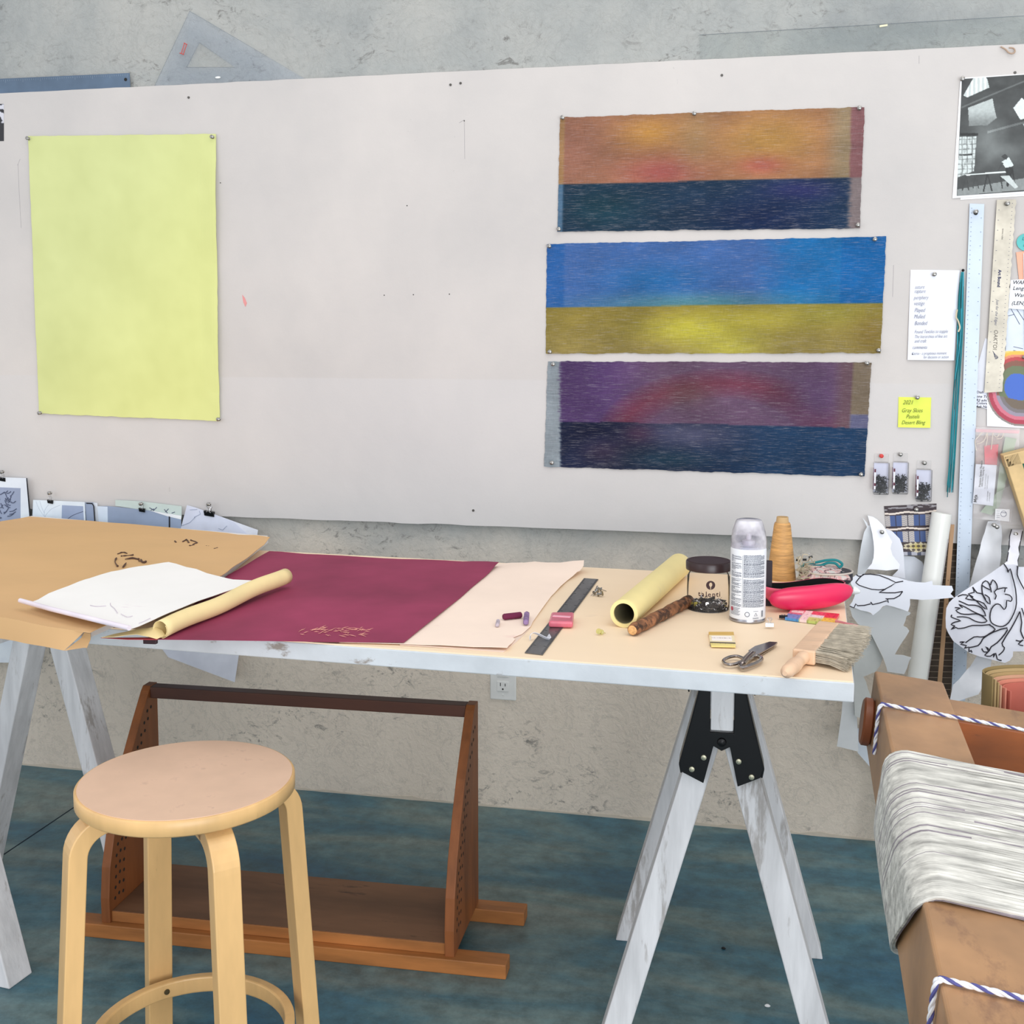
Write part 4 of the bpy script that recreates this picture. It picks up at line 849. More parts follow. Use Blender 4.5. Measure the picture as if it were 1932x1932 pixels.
# ================================================================ bentwood stool
SZ = .56
c_ = (PZ(366, 1397, SZ) + PZ(336, 1549, SZ)) / 2; pl_, pr_ = PZ(145, 1488, SZ), PZ(558, 1468, SZ); SR = .1755; c_ = V((c_.x, c_.y, 0))
t_ = thing('stool', c_, 'round birch stool with four bent wooden legs and a foot ring, in the foreground', 'stool')
M_birch = mat('birch', (220, 178, 120), .38, 0, .07, 6, (2, 2, .5), .05, 60, spots=((168, 128, 74), .67, 16, .6), spec=.5)
M_seat = mat('linoleum', (226, 190, 162), .45, 0, .035, 7, spots=((176, 140, 124), .60, 14, .45), spec=.4)
h_ = .0265
Bag().lathe([(.0001, SZ - h_), (SR - .003, SZ - h_), (SR, SZ - h_ + .003), (SR, SZ - .003), (SR - .0025, SZ - .0004), (SR - .004, SZ - .0006), (.0001, SZ - .0006)], c_, (0, 0, 1), 96).obj('seat_edge', M_birch, t_, True, auto=60)
Bag().lathe([(.0001, SZ - .001), (SR - .0042, SZ - .001), (SR - .0044, SZ + .0002), (.0001, SZ + .0003)], c_, (0, 0, 1), 96).obj('seat_top', M_seat, t_, True)
az0 = math.radians(-45)
RR = .172; zr = None
for k in range(4):
    a_ = az0 + k * math.pi / 2; ud = V((math.cos(a_), math.sin(a_), 0)); tz = SZ - h_ - .0145
    P = [c_ + ud * .085 + V((0, 0, tz + .0005)), c_ + ud * .135 + V((0, 0, tz + .0002))]
    rb = .052; cx_ = SR + .0 - rb + .004
    for j in range(11):
        th_ = math.radians(90 - 88 * j / 10); P.append(c_ + ud * (cx_ + rb * math.cos(th_)) + V((0, 0, tz - rb + rb * math.sin(th_))))
    e = P[-1]; L = e.z; P += [e + ud * (.030 * q / 5) + V((0, 0, -L * q / 5)) for q in range(1, 6)]
    B = Bag(); B.tube(P, 0, sq=(.043, .029), upv=None, k=4) if False else None
    # sweep a rectangle, wide side tangential
    tg = V((-ud.y, ud.x, 0)); vs = []
    for i, p in enumerate(P):
        d = (P[min(i + 1, len(P) - 1)] - P[max(i - 1, 0)]).normalized(); n_ = tg.cross(d).normalized(); hw = .0215
        for s1, s2 in ((-1, -1), (1, -1), (1, 1), (-1, 1)): vs.append(p + tg * hw * s1 + n_ * .0145 * s2)
    fs = [(i * 4 + j, i * 4 + (j + 1) % 4, i * 4 + 4 + (j + 1) % 4, i * 4 + 4 + j) for i in range(len(P) - 1) for j in range(4)] + [(3, 2, 1, 0), tuple(len(vs) - 4 + i for i in range(4))]
    B = Bag().add(vs, fs); B.obj('leg', M_birch, t_, bevel=.0035, seg=3)
RZ = .20
for _ in range(30):    # ring height so that its far side shows at row 1852
    far = c_ + V((-math.sin(YAW), math.cos(YAW), 0)) * .160; RZ = HZ(far, 1852)
    break
ring = [c_ + V((math.cos(q * 2 * math.pi / 64) * .160, math.sin(q * 2 * math.pi / 64) * .160, RZ)) for q in range(64)]
vs = []
for i, p in enumerate(ring):
    r_ = (p - V((c_.x, c_.y, p.z))).normalized()
    for a1, b1 in ((-.0085, -.0145), (.0085, -.0145), (.0085, .0145), (-.0085, .0145)): vs.append(p + r_ * a1 + V((0, 0, b1)))
fs = [(i * 4 + j, i * 4 + (j + 1) % 4, ((i + 1) % 64) * 4 + (j + 1) % 4, ((i + 1) % 64) * 4 + j) for i in range(64) for j in range(4)]
rg = Bag().add(vs, fs).obj('foot_ring', M_birch, t_, bevel=.003)
a_ = az0 + math.pi; ud = V((math.cos(a_), math.sin(a_), 0)); Bag().lathe([(.0001, .002), (.0045, .0018), (.0052, 0)], c_ + ud * .1505 + V((0, 0, RZ)), -ud, 12, cap=False).obj('bolt', mat('dull_bolt', (96, 84, 60), .5, .7), rg)

# ================================================================ loom at the right
LZ = .70; O_ = PZ(1650, 1265, LZ); E_ = PZ(1790, 1932, LZ); ly = (E_ - O_).normalized(); lh = V((-ly.y, ly.x, 0)); tl_ = math.radians(6)
lxv = lh * math.cos(tl_) + V((0, 0, -math.sin(tl_))); lzv = ly.cross(lxv) * -1
if lzv.z < 0: lzv = -lzv
def LM(x, y, z): return O_ + lxv * x + ly * y + lzv * z
M_loom = mat('loom_wood', (166, 126, 88), .42, 0, .13, 7, (1, .8, 1), .06, 40, spots=((112, 78, 62), .56, 9, .5), sst=(1.3, .7, 1), spec=.45)
M_loomo = mat('loom_amber', (152, 82, 34), .38, 0, .16, 5, (1, 1, 3), .06, 40, spots=((70, 36, 20), .62, 9, .6), spec=.5)
t_ = thing('loom', V((LM(.4, .5, 0).x, LM(.4, .5, 0).y, 0)), 'large brown wooden loom frame standing at the right, wound with white yarn', 'loom')
Lw, Lh_, LL = .115, .125, 1.45
Bag().hexa([LM(x, y, z) for z in (-Lh_, 0) for x, y in ((0, 0), (Lw, 0), (Lw, LL), (0, LL))]).obj('side_beam', M_loom, t_, bevel=.004, seg=3)
for yy in (.03, LL - .12):
    p = LM(.40, yy + .06, -Lh_ - .02); Bag().hexa([V((p.x + a1, p.y + b1, z)) for z in (0, p.z + .004) for a1, b1 in ((-.045, -.045), (.045, -.045), (.045, .045), (-.045, .045))]).obj('post', M_loom, t_, bevel=.003)
Bag().hexa([LM(x, y, z) for z in (-.16, -.018) for x, y in ((Lw, .045), (.95, .045), (.95, .145), (Lw, .145))]).obj('cross_beam', M_loomo, t_, bevel=.004)
Bag().hexa([LM(x, y, z) for z in (-.0179, -.016) for x, y in ((Lw, .044), (.95, .044), (.95, .146), (Lw, .146))]).obj('beam_top', M_loom, t_)
Bag().hexa([LM(x, y, z) for z in (-.16, -.035) for x, y in ((Lw, 1.25), (.95, 1.25), (.95, 1.36), (Lw, 1.36))]).obj('cross_beam', M_loomo, t_, bevel=.004)
Bag().lathe([(.0001, 0), (.036, 0), (.040, .003), (.040, .014), (.036, .017), (.0001, .017)], LM(-.0005, .085, -.066), -lxv, 32).obj('round_peg', mat('peg_wood', (138, 78, 46), .4, 0, .1, 8), t_, True)
# yarn wound over the beam
def yarn(name, y0, y1, layers, n, rad, seed, lab):
    rnd = random.Random(seed); B = Bag()
    for lay in range(layers):
        for i in range(n):
            f = (i + .5 * (lay % 2)) / n; y = y0 + (y1 - y0) * f + rnd.uniform(-.0012, .0012); g = .0024 + lay * .0030; mm = 0 if rnd.random() > .11 else 1
            drift = rnd.uniform(-.009, .009); bot = -.115 + .004 * rnd.random() if f < .55 else -.115 + .0
            edge = .006 * math.sin(f * math.pi); q = []
            q.append(LM(.80, y + .02 + drift * 1.5, -.006 + rnd.uniform(-.002, .003)))
            q.append(LM(.42, y + .010 + drift, -.004 + g + rnd.uniform(-.002, .002)))
            q.append(LM(.20, y + .004 + drift * .6, g + edge + rnd.uniform(-.0015, .0015)))
            q.append(LM(.10, y + drift * .35, g + edge * 1.2 + rnd.uniform(-.001, .001))); q.append(LM(.04, y, g + edge + .001))
            q.append(LM(.012, y, g + edge * .8)); q.append(LM(-g - .001 - edge * .6, y, -.010)); bk = -.135 * f ** 1.6; q.append(LM(-g - .003 - edge, y + bk * .28, -.045)); q.append(LM(-g - .004 - edge, y + bk * .62, -.085)); q.append(LM(-g - .001, y + bk * .95, bot - .008)); q.append(LM(.006, y + bk, -Lh_ - .003 - g)); q.append(LM(.05, y + bk, -Lh_ - .003 - g))
            B.mt(mm); B.tube([V(z_) for z_ in smoothline([tuple(z_) for z_ in q], 3)], rad, 5, cap=False)
    o = B.obj(name, [M_yarn, M_yarnd], None, True); tag(o, lab, 'yarn'); return o
M_yarn = mat('white_yarn', (196, 194, 186), .9, 0, .20, 70, (.18, 1, 1), .4, 300)
M_yarnd = mat('grey_yarn', (142, 134, 140), .9, 0, .12, 60)
yA = (PZ(1690, 1422, LZ) - O_).dot(ly); yB = (PZ(1752, 1700, LZ) - O_).dot(ly)
yarn('yarn', yA, yB, 2, 150, .0021, 5, 'thick band of white and grey yarn wound over the left beam of the loom')
# twisted cord
def cord(y0, slope, lab, zb):
    t_ = thing('cord', LM(0, y0, 0), lab, 'cord', 'blue and white cords on the loom')
    q = [LM(-.003, y0 + .012, zb), LM(-.0042, y0 + .006, zb * .5), LM(-.0044, y0 + .001, -.006), LM(-.001, y0, .0035), LM(.006, y0, .0044), LM(.06, y0 + slope * .06, .0046), LM(Lw, y0 + slope * Lw, .0048), LM(.3, y0 + slope * .3, .004), LM(.8, y0 + slope * .8, .004)]
    pth = smoothline([tuple(p) for p in q], 24); pth = [V(p) for p in pth]; s = 0; A = [[], [], []]; prev = V((0, 0, 1))
    for i, p in enumerate(pth):
        d = (pth[min(i + 1, len(pth) - 1)] - pth[max(i - 1, 0)]).normalized(); u = (prev - d * prev.dot(d)).normalized(); prev = u; w = d.cross(u)
        if i: s += (p - pth[i - 1]).length
        for k in range(3): a_ = s / .0042 + k * 2.094; A[k].append(p + u * math.cos(a_) * .0015 + w * math.sin(a_) * .0015)
    for k, m in ((0, mat('cord_white', (226, 226, 228), .7)), (1, mat('cord_white', 0)), (2, mat('cord_navy', (84, 84, 140), .8))): Bag().tube(A[k], .0017, 6).obj('strand', m, t_, True)
def dens(): pass
yc1 = (PZ(1671, 1334, LZ) - O_).dot(ly); yc2 = (PZ(1775, 1856, LZ) - O_).dot(ly)
cord(yc1, .03, 'twisted blue and white cord tied across the loom, beyond the yarn', -.075)
cord(yc2, .03, 'twisted blue and white cord tied across the loom, nearest the viewer', -.125)
# rolled papers standing behind the cross beam
def arc_roll(cx, cy, rad, z0, z1, a0, a1, m, lab, th=.0022):
    vs = []; n = 34
    for i in range(n + 1):
        a_ = math.radians(a0 + (a1 - a0) * i / n); r = rad * (1 + .0 * i)
        for rr_ in (r, r - th): 
            for z in (z0, z1): vs.append(V((cx + math.cos(a_) * rr_ * 1.15, cy + math.sin(a_) * rr_ * .62, z)))
    fs = []
    for i in range(n): a = i * 4; b = a + 4; fs += [(a, b, b + 1, a + 1), (a + 2, a + 3, b + 3, b + 2), (a + 1, b + 1, b + 3, a + 3), (a, a + 2, b + 2, b)]
    fs += [(0, 1, 3, 2), (n * 4, n * 4 + 2, n * 4 + 3, n * 4 + 1)]
    o = Bag().add(vs, fs).obj('paper_roll', m, None, True); tag(o, lab, 'paper roll', 'rolled coloured papers behind the loom'); return o
bp = PY(1935, 1268, -.74); cx_, cy_ = bp.x + .035, -.80
for k, (rd, col, nm) in enumerate([(.110, (148, 128, 84), 'dark olive sheet, outermost'), (.105, (186, 160, 114), 'tan sheet, second'), (.100, (176, 150, 104), 'ochre sheet, third'), (.096, (206, 160, 130), 'peach sheet, fourth'), (.088, (214, 138, 116), 'salmon sheet, fifth'), (.080, (196, 108, 92), 'brick pink sheet, innermost')]):
    arc_roll(cx_ + .006, cy_ - k * .001, rd, .42, .680 - k * .005, -20, 205, mat('roll_%d' % k, col, .7, 0, .05, 9), 'rolled ' + nm + ' of the rolled papers standing behind the loom')

# ================================================================ right hand side of the board
S7 = 1 / 7.43
polys = [([(400, 120), (540, 120), (560, 160), (580, 270), (320, 400), (275, 370)], 232), ([(330, 545), (620, 425), (640, 560), (670, 700), (560, 800), (340, 800)], 190), ([(865, 570), (960, 430), (1010, 480), (1050, 480), (1100, 540), (1129, 590), (1129, 680), (950, 740)], 226),
         ([(980, 800), (1129, 760), (1129, 1010), (1050, 950)], 178), ([(225, 950), (430, 950), (400, 1440), (195, 1520)], 196), ([(220, 1195), (385, 1195), (385, 1215), (220, 1215)], 50), ([(235, 895), (450, 905), (450, 945), (235, 930)], 40),
         ([(190, 1690), (1129, 1560), (1129, 1740), (185, 1780)], 140), ([(285, 1480), (810, 1465), (810, 1482), (310, 1500)], 232),
         ([(245, 1710), (290, 1500), (305, 1500), (262, 1710)], 60), ([(325, 1710), (300, 1500), (312, 1500), (342, 1710)], 60), ([(380, 1690), (405, 1500), (418, 1500), (395, 1690)], 60), ([(450, 1690), (420, 1500), (432, 1500), (462, 1690)], 60),
         ([(505, 1740), (550, 1500), (570, 1500), (525, 1740)], 50), ([(610, 1740), (560, 1500), (578, 1500), (630, 1740)], 50), ([(740, 1710), (710, 1500), (725, 1500), (755, 1710)], 50),
         ([(735, 1330), (820, 1265), (880, 1385), (830, 1420), (780, 1415)], 220), ([(780, 1415), (870, 1400), (905, 1660), (860, 1500), (820, 1690), (800, 1690)], 42), ([(730, 1250), (770, 1215), (808, 1250), (795, 1300), (750, 1280)], 58), ([(680, 1450), (740, 1330), (760, 1350), (700, 1450)], 66),
         ([(720, 1530), (830, 1530), (940, 1700), (900, 1720)], 205), ([(1060, 1470), (1129, 1470), (1129, 1560), (1060, 1560)], 214), ([(1010, 1400), (1129, 1360), (1129, 1470), (1060, 1470), (1060, 1560), (1015, 1560)], 70)]
def inpoly(x, y, P):
    r = False; n = len(P)
    for i in range(n):
        (x0, y0), (x1, y1) = P[i], P[(i + 1) % n]
        if (y0 > y) != (y1 > y) and x < (x1 - x0) * (y - y0) / (y1 - y0) + x0: r = not r
    return r
def bwp(u, v):
    X = 185 + (1150 + 60) * u + (1 - v) * 75 * (1 - u); Y = 140 - 60 * u + v * (1640 + 40 * u)
    if X > 1135 and False: pass
    g = 66 + 12 * fbm(X / 160, Y / 160, 3)
    g += 46 * blob(X, Y, 560, 980, 190, 330) + 34 * blob(X, Y, 800, 1180, 260, 160)
    for L0, L1, h in (((250, 540), (1129, 130), 12), ((560, 900), (1129, 740), 16)):
        t_ = (X - L0[0]) / (L1[0] - L0[0]); yy = L0[1] + (L1[1] - L0[1]) * t_
        if 0 < t_ < 1.2 and abs(Y - yy) < h: g += 34
    for P, c in polys:
        if inpoly(X, Y, P):
            g = c + 10 * fbm(X / 30, Y / 60, 7)
            if c == 190: g = c - 60 * smooth(560, 800, Y) + 12 * fbm(X / 40, Y / 40, 2)
            if c == 232 and Y < 420: g = c - (30 if (X // 26) % 2 else 0)
            if c == 196: g = 214 if (int(X) % 62 > 12 and int(Y) % 70 > 12) else 150; g -= 30 * (noise.noise(V((X / 30, Y / 90, 0))) > .1)
    return (g * .96, g * 1.0, g * .99)
t_ = thing('studio_photo', PY(1860, 370, BY - .003), 'black and white photograph of a person working at a trestle table, pinned at upper right', 'photograph')
pl4 = lambda L, w: [PY(x, y, w) for x, y in L]
canvas('under_sheet', pl4([(1822, 160), (2000, 150), (1995, 366), (1812, 377)], BY - .0012), 2, 2, lambda u, v: (240, 240, 240), painted('print_matte', .5, spec=.4), t_, th=.0008)
canvas('white_border', pl4([(1812, 147), (2010, 134), (2004, 361), (1797, 374)], BY - .0028), 2, 2, lambda u, v: (240, 241, 242), MC['print_matte'], t_, th=.0008)
canvas('picture', pl4([(1815, 149), (2000, 136), (1992, 357), (1805, 369.5)], BY - .0033), 190, 230, bwp, MC['print_matte'], t_, th=.0003)
pin(1815, 150, 'at the upper left corner of the black and white photograph', BY - .003)
# small dark print at the far left
def dkp(u, v): return (30, 30, 36) if v > .5 or (noise.noise(V((u * 4, v * 7, 0))) > .05) else (206, 206, 214)
o = canvas('small_print', pl4([(-60, 197), (7, 196), (7, 266), (-60, 267)], BY - .001), 50, 40, dkp, painted('print_gloss', .3, spec=.5), th=.0008); tag(o, 'small dark print cut off by the left edge of the board view', 'print')
# hand-written list
M_inkp = mat('blue_pencil', (112, 122, 150), .8); M_inkb = mat('black_ink', (30, 30, 36), .6); M_inkg = mat('dark_pen', (88, 94, 120), .7)
def writing(L, t_, m, lev, size, shear=.35, xd=(1, 0, .02), xs=.66):
    for s, x, y, k in L: text(s, 'handwriting', m, t_, PY(x, y, lev), xd, (0, 0, 1), size * k, shear=shear, ext=.00012, bold=-.00012, xs=xs)
t_ = thing('handwritten_list', PY(1765, 680, BY - .003), 'white sheet with a hand-written list of words pinned right of the woven panels', 'note')
canvas('sheet', pl4([(1718, 509, ), (1811, 510), (1800, 680), (1712, 679)], BY - .002), 20, 30, lambda u, v: (236, 238, 246), MC['print_matte'], t_, th=.0006, disp=lambda u, v: .0035 * smooth(0, 1, v))
writing([('suture', 1726, 545, 1), ('rapture', 1725, 553, 1), ('periphery', 1724, 565, 1), ('vestige', 1724, 576, 1.05), ('Played', 1725, 589, 1.1), ('Mulled', 1724, 601, 1.1), ('Bonded', 1725, 613.5, 1.1), ('Found Textiles to topple', 1725, 629, .9), ('The hierarchies of fine art', 1725, 638, .84), ('and craft', 1725, 646.5, .9), ('comments', 1721, 658.5, .95), ('Kairos - a propitious moment', 1720, 669.5, .78), ('for decision or action', 1742, 676.5, .78)], t_, M_inkg, BY - .0078, .0128)
pin(1762, 518, 'at the top of the hand-written list', BY - .003)
t_ = thing('sticky_note', PY(1725, 805, BY - .002), 'small yellow-green sticky note with pen writing below the white list', 'note')
canvas('sheet', pl4([(1695.5, 749), (1757, 750), (1755, 807), (1694, 806)], BY - .0015), 12, 12, lambda u, v: (228, 244, 92), mat('sticky', (228, 244, 92), .6), t_, th=.0006, disp=lambda u, v: .003 * v ** 2)
writing([('2021', 1703, 763, 1), ('Gray Skies', 1700.5, 778, .95), ('Pastels', 1709, 789.5, .95), ('Desert Bling', 1700.5, 800.5, .9)], t_, mat('olive_ink', (70, 84, 40), .7), BY - .0052, .0150, xs=.8)
pin(1730, 750, 'at the top of the yellow-green sticky note', BY - .002)
# screw boxes
M_box = clear('blister', (253, 253, 253), .12, .05)
def screwbox(x, y0, y1, lab, seed, first=None):
    p = PY(x, y1, BY - .001); t_ = thing('screw_box', p, lab, 'box', 'hanging boxes of screws'); w = .0185; h = PY(x, y0, BY).z - p.z; f = p.y
    Bag().box((p.x - w, f - .019, p.z), (p.x + w, f, p.z + h * .80)).obj('body', M_box, t_, bevel=.0035, seg=3)
    Bag().box((p.x - w * .9, f - .0015, p.z + h * .80), (p.x + w * .9, f, p.z + h)).obj('hang_tab', M_box, t_, bevel=.0006)
    Bag().box((p.x - w * .92, f - .0012, p.z + .003), (p.x + w * .92, f - .0004, p.z + h * .77)).obj('backing_card', mat('lilac_card', (206, 208, 226), .5), t_)
    Bag().box((p.x - w - .0004, f - .017, p.z + .012), (p.x - w - .0001, f - .004, p.z + h * .66)).obj('side_label', mat('label_dark', (116, 66, 78), .5, 0, .5, 130, (1, 1, 1)), t_)
    st = Bag().box((p.x - w + .0012, f - .0194, p.z + .014), (p.x - w + .0050, f - .0191, p.z + h * .64)).obj('front_label', mat('label_white', (232, 230, 232), .5), t_)
    for k in (0, 1): Bag().box((p.x - w + .0012, f - .0197, p.z + (.022 if k else h * .56)), (p.x - w + .0050, f - .0195, p.z + (.029 if k else h * .64))).obj('label_mark', mat('plum_print', (96, 34, 52), .5), st)
    rnd = random.Random(seed); B = Bag()
    for i in range(70):
        zz = p.z + .004 + (h * .40) * rnd.random() ** 1.1; q = V((p.x + rnd.uniform(-.012, .012), f - rnd.uniform(.004, .015), zz)); d = V((rnd.uniform(-1, 1), rnd.uniform(-.25, .25), rnd.uniform(-1, 1))).normalized() * .0075
        if abs(q.x + d.x - p.x) > .0165: d.x *= -.4
        if q.z - abs(d.z) < p.z + .001: d.z *= .1
        B.tube([q - d, q + d * .85, q + d * .86, q + d], [.0008, .0010, .0022, .0022], 5)
    o = B.obj('black_screws', mat('screw_black', (28, 34, 38), .4, .3)); tag(o, 'heap of black screws inside the ' + lab.split(',')[0].replace('small clear hanging box of black screws', 'hanging box') + ' ' + lab.split(',')[-1].strip(), 'screws', kind='stuff')
screwbox(1661, 856, 932, 'small clear hanging box of black screws, leftmost of three', 1)
screwbox(1697, 855, 931, 'small clear hanging box of black screws, middle of three', 2)
screwbox(1741, 869, 945, 'small clear hanging box of black screws, rightmost of three', 3)
pin(1662, 860, 'holding the leftmost box of screws', BY - .001, red=True); pin(1698, 857, 'holding the middle box of screws', BY - .001); pin(1743, 873, 'holding the rightmost box of screws', BY - .001)
# teal threads
t_ = thing('teal_threads', PY(1805, 940, -.035), 'long hank of teal threads hanging beside the white metre rule', 'threads'); rnd = random.Random(2)
for i in range(16):
    o1 = rnd.uniform(-5, 5); o2 = rnd.uniform(-6, 5); L = [(1816 + o1 * .4, 513), (1813 + o1, 560), (1811 + o1, 640), (1806 + o2, 720), (1801 + o2, 800), (1797 + o2, 870), (1793 + o2 * 1.1, 935 + rnd.uniform(-20, 8))]
    Bag().tube([V(p) for p in smoothline([tuple(PY(x, y, -.028 - .006 * rnd.random())) for x, y in L], 5)], .0011, 5).obj('thread', [mat('teal_a', (22, 128, 136), .6), mat('teal_b', (58, 160, 178), .6), mat('teal_c', (30, 96, 104), .6)][i % 3], t_, True)
Bag().tube([PY(x, y, -.036) for x, y in smoothline([(1806, 584), (1804, 598), (1808, 606), (1811, 618), (1808, 626)])], .0018, 6).obj('tie', mat('cream_thread', (212, 200, 170), .8), t_, True)
Bag().lathe([(.0001, 0), (.0035, 0), (.0001, .003)], PY(1817, 510, -.034), (0, -1, 0), 12).obj('nail', M_blk, t_)
# white rule
def rect_px(tl, tr, w_top, br, bl, w_bot): return [PY(*tl, w_top), PY(*tr, w_top), PY(*br, w_bot), PY(*bl, w_bot)]
t_ = thing('white_rule', PY(1825, 1320, -.04), 'long white metal rule hanging vertically on the board at the right', 'ruler')
c = rect_px((1829.5, 384), (1857, 385), -.026, (1821, 1322), (1795, 1322), -.034)
B = Bag().prism(c, (0, .0014, 0)).mt(1); w_ = V((0, -.0006, 0))
for i in range(1, 110):
    k = i / 110; l = c[0] + (c[3] - c[0]) * k + w_; r = c[1] + (c[2] - c[1]) * k + w_
    B.tube([l + (r - l) * .12, l + (r - l) * .18], .0007, 3)
    if i % 3 == 0: B.tube([l + (r - l) * .80, l + (r - l) * .86], .0008, 3)
B.obj('blade', [mat('white_rule', (192, 204, 218), .4, .1, .03, 8), mat('rule_marks', (112, 128, 150), .6)], t_)
Bag().lathe([(.0001, 0), (.0048, 0), (.0048, .0006), (.0001, .0006)], PY(1841, 402, -.0265), (0, -1, 0), 16).obj('hole', M_dark, t_)
pin(1840, 400, 'through the hole of the white metal rule', -.027)
# steel tearing rule
t_ = thing('tearing_rule', PY(1875, 740, -.03), 'wavy-edged steel tearing rule pinned beside the white rule', 'ruler')
rt = [(1918, 376)]; n = 44
L0, L1 = (1881, 377), (1857, 741); R0, R1 = (1917, 376), (1891, 739)
pts = [L0, R0] + [(R0[0] + (R1[0] - R0[0]) * k / n + (1.3 if k % 2 else -1.2) * (.6 + .4 * math.sin(k)), R0[1] + (R1[1] - R0[1]) * k / n) for k in range(1, n)] + [R1, L1]
BLD = Bag().prism([PY(x, y, -.028) for x, y in pts], (0, .0012, 0)).mt(1)
dR = (PY(*R1, -.028) - PY(*R0, -.028)).normalized(); rgt = V((dR.z, 0, -dR.x)) ; up90 = V((-dR.z, 0, dR.x))
def vtext(s, x, y, size, m, shear=0, bold=0): text(s, 'printed_text', m, t_, PY(x, y, -.0284), dR, V((-dR.z, 0, dR.x)), size, shear=shear, bold=bold, ext=.0001)
vtext('Art Bound', 1884, 509, .0095, mat('navy_print', (34, 40, 84), .5), 0, .0004)
vtext('Just for the Edges', 1880, 565, .0085, M_inkg, .4)
vtext('OAKTOI', 1876, 622, .0125, mat('grey_pen', (96, 90, 84), .7), .1)
vtext('www.rules', 1891, 431, .0060, mat('grey_pen', 0))
B = Bag()
for q in range(4): B.tube([PY(x, y, -.0286) for x, y in smoothline([(1873 + q, 662 + q * 2), (1877, 668 + q * 2), (1883 - q, 674 + q), (1880 - q, 677)])], .0005, 4)
B.obj('shell_emblem', M_inkg, t_)
B = BLD
for k in range(1, 19): x, y = L0[0] + (L1[0] - L0[0]) * k / 19 + 4, L0[1] + (L1[1] - L0[1]) * k / 19; B.tube([PY(x, y, -.0284), PY(x + 2, y, -.0284)], .0007, 3)
for k in range(1, 48): x, y = R0[0] + (R1[0] - R0[0]) * k / 48 - 7, R0[1] + (R1[1] - R0[1]) * k / 48; B.tube([PY(x, y, -.0284), PY(x + 1.6, y, -.0284)], .0006, 3)
B.obj('blade', [mat('tear_steel', (150, 144, 132), .38, .7, .16, 9, (1, 1, 1)), M_inkg], t_)
pin(1900, 385, 'at the top of the wavy-edged steel rule', -.029)
# bits of paper around it
def card(name, pts, lev, col, lab, cat='paper', th=.0008, m=None, writ=None, mw=None, size=.012):
    B = Bag().prism([PY(x, y, lev) for x, y in pts], (0, th, 0))
    if writ:
        p = PY(pts[0][0], pts[0][1], lev); t_ = thing(name, p, lab, cat); B.obj('sheet', m or mat(name + '_%d' % int(pts[0][0] + pts[0][1]), col, .6), t_)
        for s, x, y in writ: text(s, 'handwriting', mw or M_inkb, t_, PY(x, y, lev - .0003), (1, 0, -.02), (0, 0, 1), size, shear=.25, ext=.0001, bold=.0001)
        return t_
    o = B.obj(name, m or mat(name + '_%d' % int(pts[0][0] + pts[0][1]), col, .6)); return tag(o, lab, cat)
card('round_tag', [(1938 + 20 * math.cos(a_ / 3.2), 457 + 17 * math.sin(a_ / 3.2)) for a_ in range(20)], BY - .0045, (96, 190, 188), 'round teal paper tag cut off by the right edge', 'tag', writ=[('La', 1928, 453), ('a', 1930, 465)], mw=mat('teal_ink', (40, 120, 124), .7), size=.010)
card('peach_strip', [(1917, 476), (1960, 470), (1960, 560), (1923, 532)], BY - .003, (240, 178, 150), 'peach paper strip under the round teal tag')
card('white_slip', [(1931, 478), (1975, 476), (1975, 700), (1934, 700)], BY - .0055, (226, 230, 244), 'long white slip at the right edge over the peach strip')
card('warp_note', [(1907, 528), (1945, 526), (1945, 585), (1903, 582)], BY - .0062, (236, 238, 246), 'white note with hand-written capitals right of the steel rule', 'note', writ=[('WARP', 1910, 536), ('Length', 1910.5, 547), ('Warp', 1913, 560), ('(LEN)', 1908, 575)], size=.0125)
card('small_slip', [(1893, 554), (1906, 543), (1908, 576), (1904, 580)], BY - .0050, (234, 236, 242), 'small white corner of paper beside the note in capitals')
card('line_drawing', [(1900, 578), (1960, 578), (1960, 676), (1897, 672)], BY - .0022, (222, 230, 240), 'pale sheet with ruled lines below the note in capitals')
B = Bag()
for L in [[(1906, 580), (1924, 612)], [(1916, 580), (1932, 604)], [(1902, 596), (1914, 593)], [(1912, 654), (1930, 658)], [(1912, 661), (1932, 666)]]: B.tube([PY(x, y, BY - .0026) for x, y in L], .0006, 4)
o = B.obj('ruled_lines', M_inkg, bpy.data.objects['line_drawing'])
card('hanging_sheet', [(1859, 638), (1864, 640), (1866, 760), (1843, 742), (1845, 688)], BY - .0015, (226, 228, 236), 'white sheet showing between the two metal rules')
card('ink_note', [(1840, 735), (1868, 742), (1864, 772), (1839, 765)], BY - .0030, (226, 228, 240), 'white note with black pen lines below the steel rule', 'note', writ=[('Dish', 1842, 742), ('one Two', 1842, 750), ('RS advance', 1841.5, 757), ('Colors', 1842, 762.5), ('Ask Name', 1841, 769)], size=.0085)
